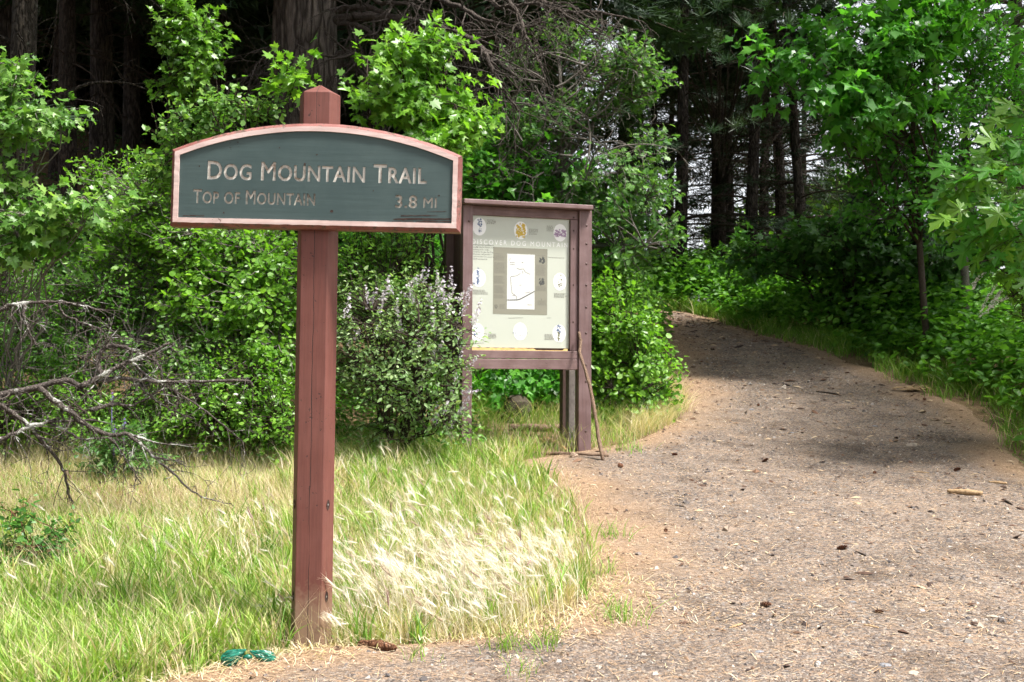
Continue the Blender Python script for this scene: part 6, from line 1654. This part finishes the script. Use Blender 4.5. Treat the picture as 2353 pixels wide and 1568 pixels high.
cones = [(1426, 1080, "reddish pine cone on the trail just right of the walking stick foot"), (1758, 1069, "round pine cone in the middle of the trail past the walking stick"), (1550, 1053, "flattened pine cone near the grass beyond the walking stick"),
         (1743, 939, "pine cone on the shaded part of the trail, left of centre"), (2125, 925, "large pine cone at the trail's right edge beside the pale debris"), (1760, 1405, "pine cone on the bright foreground gravel, left of two"), (2020, 1420, "small broken pine cone on the foreground gravel, right of two"),
         (2010, 1095, "small pine cone in the right half of the trail"), (2200, 1090, "rusty pine cone near the pale wood chunk at right"), (1612, 838, "tiny pine cone far up the shaded trail"), (1935, 1277, "flat brown cone in the right middle of the foreground gravel"), (1530, 1231, "brown cone bit at the orange needle margin")]
c0 = None
for k, (u, v, lb) in enumerate(cones):
    if c0 is None: o = c0 = cone_mesh().build("pine_cone", M['cone'])
    else: o = c0.copy(); COL.objects.link(o)
    s_ = r.uniform(0.045, 0.068) * (0.7 if "small" in lb or "bit" in lb or "tiny" in lb else 1)
    p = on(u, v, 0.28 * s_); o.location = p; o.scale = (s_, s_, s_); o.rotation_euler = (R(90) + r.normal(0, .2), r.uniform(0, 6), r.uniform(0, 6)); tag(o, lb, "pine cone", "pine cones on the trail")
# wood on the trail
M['palewood'] = bark_mat("pale_broken_wood", (0.30, 0.20, 0.11), (0.55, 0.40, 0.24), 40, None, 0.2, 0.6, 0.3)
def log(lb, u0, v0, u1, v1, rad, mat, seed, name="broken_stick"):
    a, c = on(u0, v0, rad * .8), on(u1, v1, rad * .8)
    return poly_obj(name, lb, "stick", [a, a * .66 + c * .34 + UP * rad * .1, a * .33 + c * .67 + UP * rad * .2, c], [rad * .6, rad, rad, rad * .75], mat, 8, None, seed, rad * 0.12)
log("pale broken stick lying across the right side of the trail", 2177, 1143, 2258, 1147, 0.021, M['palewood'], 11)
log("thin pale stick behind the thick broken stick at the right", 2272, 1118, 2314, 1120, 0.011, M['palewood'], 12)
log("dark twig beside the trail's right edge in front of the pale sticks", 2305, 1160, 2325, 1172, 0.009, M['twig'], 13)
log("rusty-barked stick on the straw right of the sign post foot", 826, 1493, 904, 1513, 0.023, M['bark_red'], 14)
log("pale sliver of wood on the foreground gravel near the centre", 1985, 1452, 2020, 1455, 0.006, M['palewood'], 15)
log("short pale stick low at the left of the gravel", 1676, 1458, 1706, 1452, 0.006, M['palewood'], 16)
log("thin twig lying across the shaded trail bend", 1875, 905, 1930, 913, 0.008, M['twig'], 17)
log("grey twig on the gravel right of the needle margin", 1966, 1281, 1990, 1290, 0.006, M['twig'], 18)
log("short upright-looking pale twig far up the trail bend", 1519, 780, 1523, 770, 0.012, M['palewood'], 19)
log("thin straw-coloured stick across the middle of the trail", 2100, 1152 - 60, 2135, 1094, 0.006, M['palewood'], 20)
log("small grey stick on the gravel in front of the kiosk", 1550, 1178 - 6, 1575, 1174, 0.006, M['twig'], 22)
# pale debris at the right margin
dp = on(2095, 903, 0.0)
deb = thing("debris_heap", "heap of pale yellow bark debris at the trail's right margin", "debris", dp)
for k in range(16):
    b = MB(); q = rng(800 + k); c = np.array((q.normal(0, .12), q.normal(0, .06), q.uniform(.005, .05))) + dp
    d_ = unit(np.array((q.normal(), q.normal() * .5, q.normal(0, .25)))); w_ = unit(np.cross(d_, UP)); l_, ww = q.uniform(.05, .10), q.uniform(.015, .03)
    b.add([c - d_ * l_ - w_ * ww, c - d_ * l_ + w_ * ww, c + d_ * l_ + w_ * ww * .6 + UP * .01, c + d_ * l_ - w_ * ww * .6, c + UP * 0.018], [(0, 1, 4), (1, 2, 4), (2, 3, 4), (3, 0, 4)])
    b.build("bark_piece", M['palewood'], deb, dp)
# stones on the trail
M['slate'] = plain_mat("grey_slate_stone", (0.17, 0.17, 0.18), .85, .25, .35, 40)
M['tanstone'] = plain_mat("tan_stone", (0.30, 0.25, 0.20), .9, .2, .35, 40)
stones = [(1726, 947, .035, 's', "flat blue-grey stone set in the shaded trail near the shrub"), (2095, 1030, .06, 't', "broad flat tan rock flush with the trail, right of centre"), (1960, 1398, .022, 's', "grey pebble on the foreground gravel below the centre"), (2280, 1433, .03, 't', "pale flat stone in the foreground gravel at the right"),
          (1845, 1597 - 190, .018, 't', "small round pale stone in the lit gravel"), (1513, 1385 + 3, .014, 's', "dark pebble on the orange needles"), (1745, 1535 - 25, .025, 's', "grey stone pair member near the bottom of the gravel"), (2010, 985, .03, 's', "blue-grey stone in the shade at mid trail"), (1820, 1000, .025, 's', "dark stone in the shade left of mid trail"), (2100, 1560, .03, 't', "tan stone at the very bottom right of the gravel"), (2035, 1540, .026, 's', "slate chip at the very bottom of the gravel")]
for k, (u, v, s_, m_, lb) in enumerate(stones):
    rock("stone", lb, on(u, v, s_ * .02), (s_, s_ * .8, s_ * .38), 60 + k, M['slate' if m_ == 's' else 'tanstone'], "stone", "stones in the trail")

# knotted green plastic bag: two crumpled lobes joined by a pinched knot
def bag():
    p0 = on(567, 1538, 0.0)
    root = thing("plastic_bag", "knotted green plastic bag on the grass edge left of the sign post", "bag", p0)
    t = NT("green_plastic"); n_ = t.noise(t.coord("Object"), 60, 3, .6)
    m = t.done(t.bsdf(t.ramp(n_, [(.3, (0.004, 0.075, 0.048)), (.7, (0.010, 0.15, 0.10))]), 0.32, 0.5, n_, .5, .004))
    for k, (dx, dz, sx, sz, rot) in enumerate([(-0.048, 0.034, 0.050, 0.040, -0.5), (0.060, 0.036, 0.050, 0.032, 0.35)]):
        bm = bmesh.new(); bmesh.ops.create_icosphere(bm, subdivisions=4, radius=1.0)
        off = Vector((k * 7.3, 2.1, 5.5)); ins_ = -1 if k else 1
        for v in bm.verts:
            c = v.co.copy(); pinch = 0.25 + 0.75 * min(1, max(0, 0.5 - 0.62 * c.x * ins_) + 0.12)
            rdg = 1 - abs(mnoise.noise(Vector((c.x * 1.0, c.y * 2.2, c.z * 2.2)) + off)) * 0.6 + mnoise.noise(c * 5 + off) * .10
            v.co = Vector((c.x * sx * 1.05, c.y * 0.034 * pinch * rdg, c.z * sz * pinch * rdg))
        me = bpy.data.meshes.new("lobe"); bm.to_mesh(me); bm.free(); me.materials.append(m)
        o = bpy.data.objects.new("lobe", me); COL.objects.link(o); o.parent = root; o.location = (dx, 0, dz); o.rotation_euler = (0, rot, 0); root.scale = (1.15, 1.15, 1.15)
    b = MB(); b.tube([(-0.012, 0, 0.028), (0.004, -.004, 0.033), (0.02, 0, 0.03)], [0.008, 0.011, 0.008], 8); b.build("knot", m, root, smooth=True)
bag()
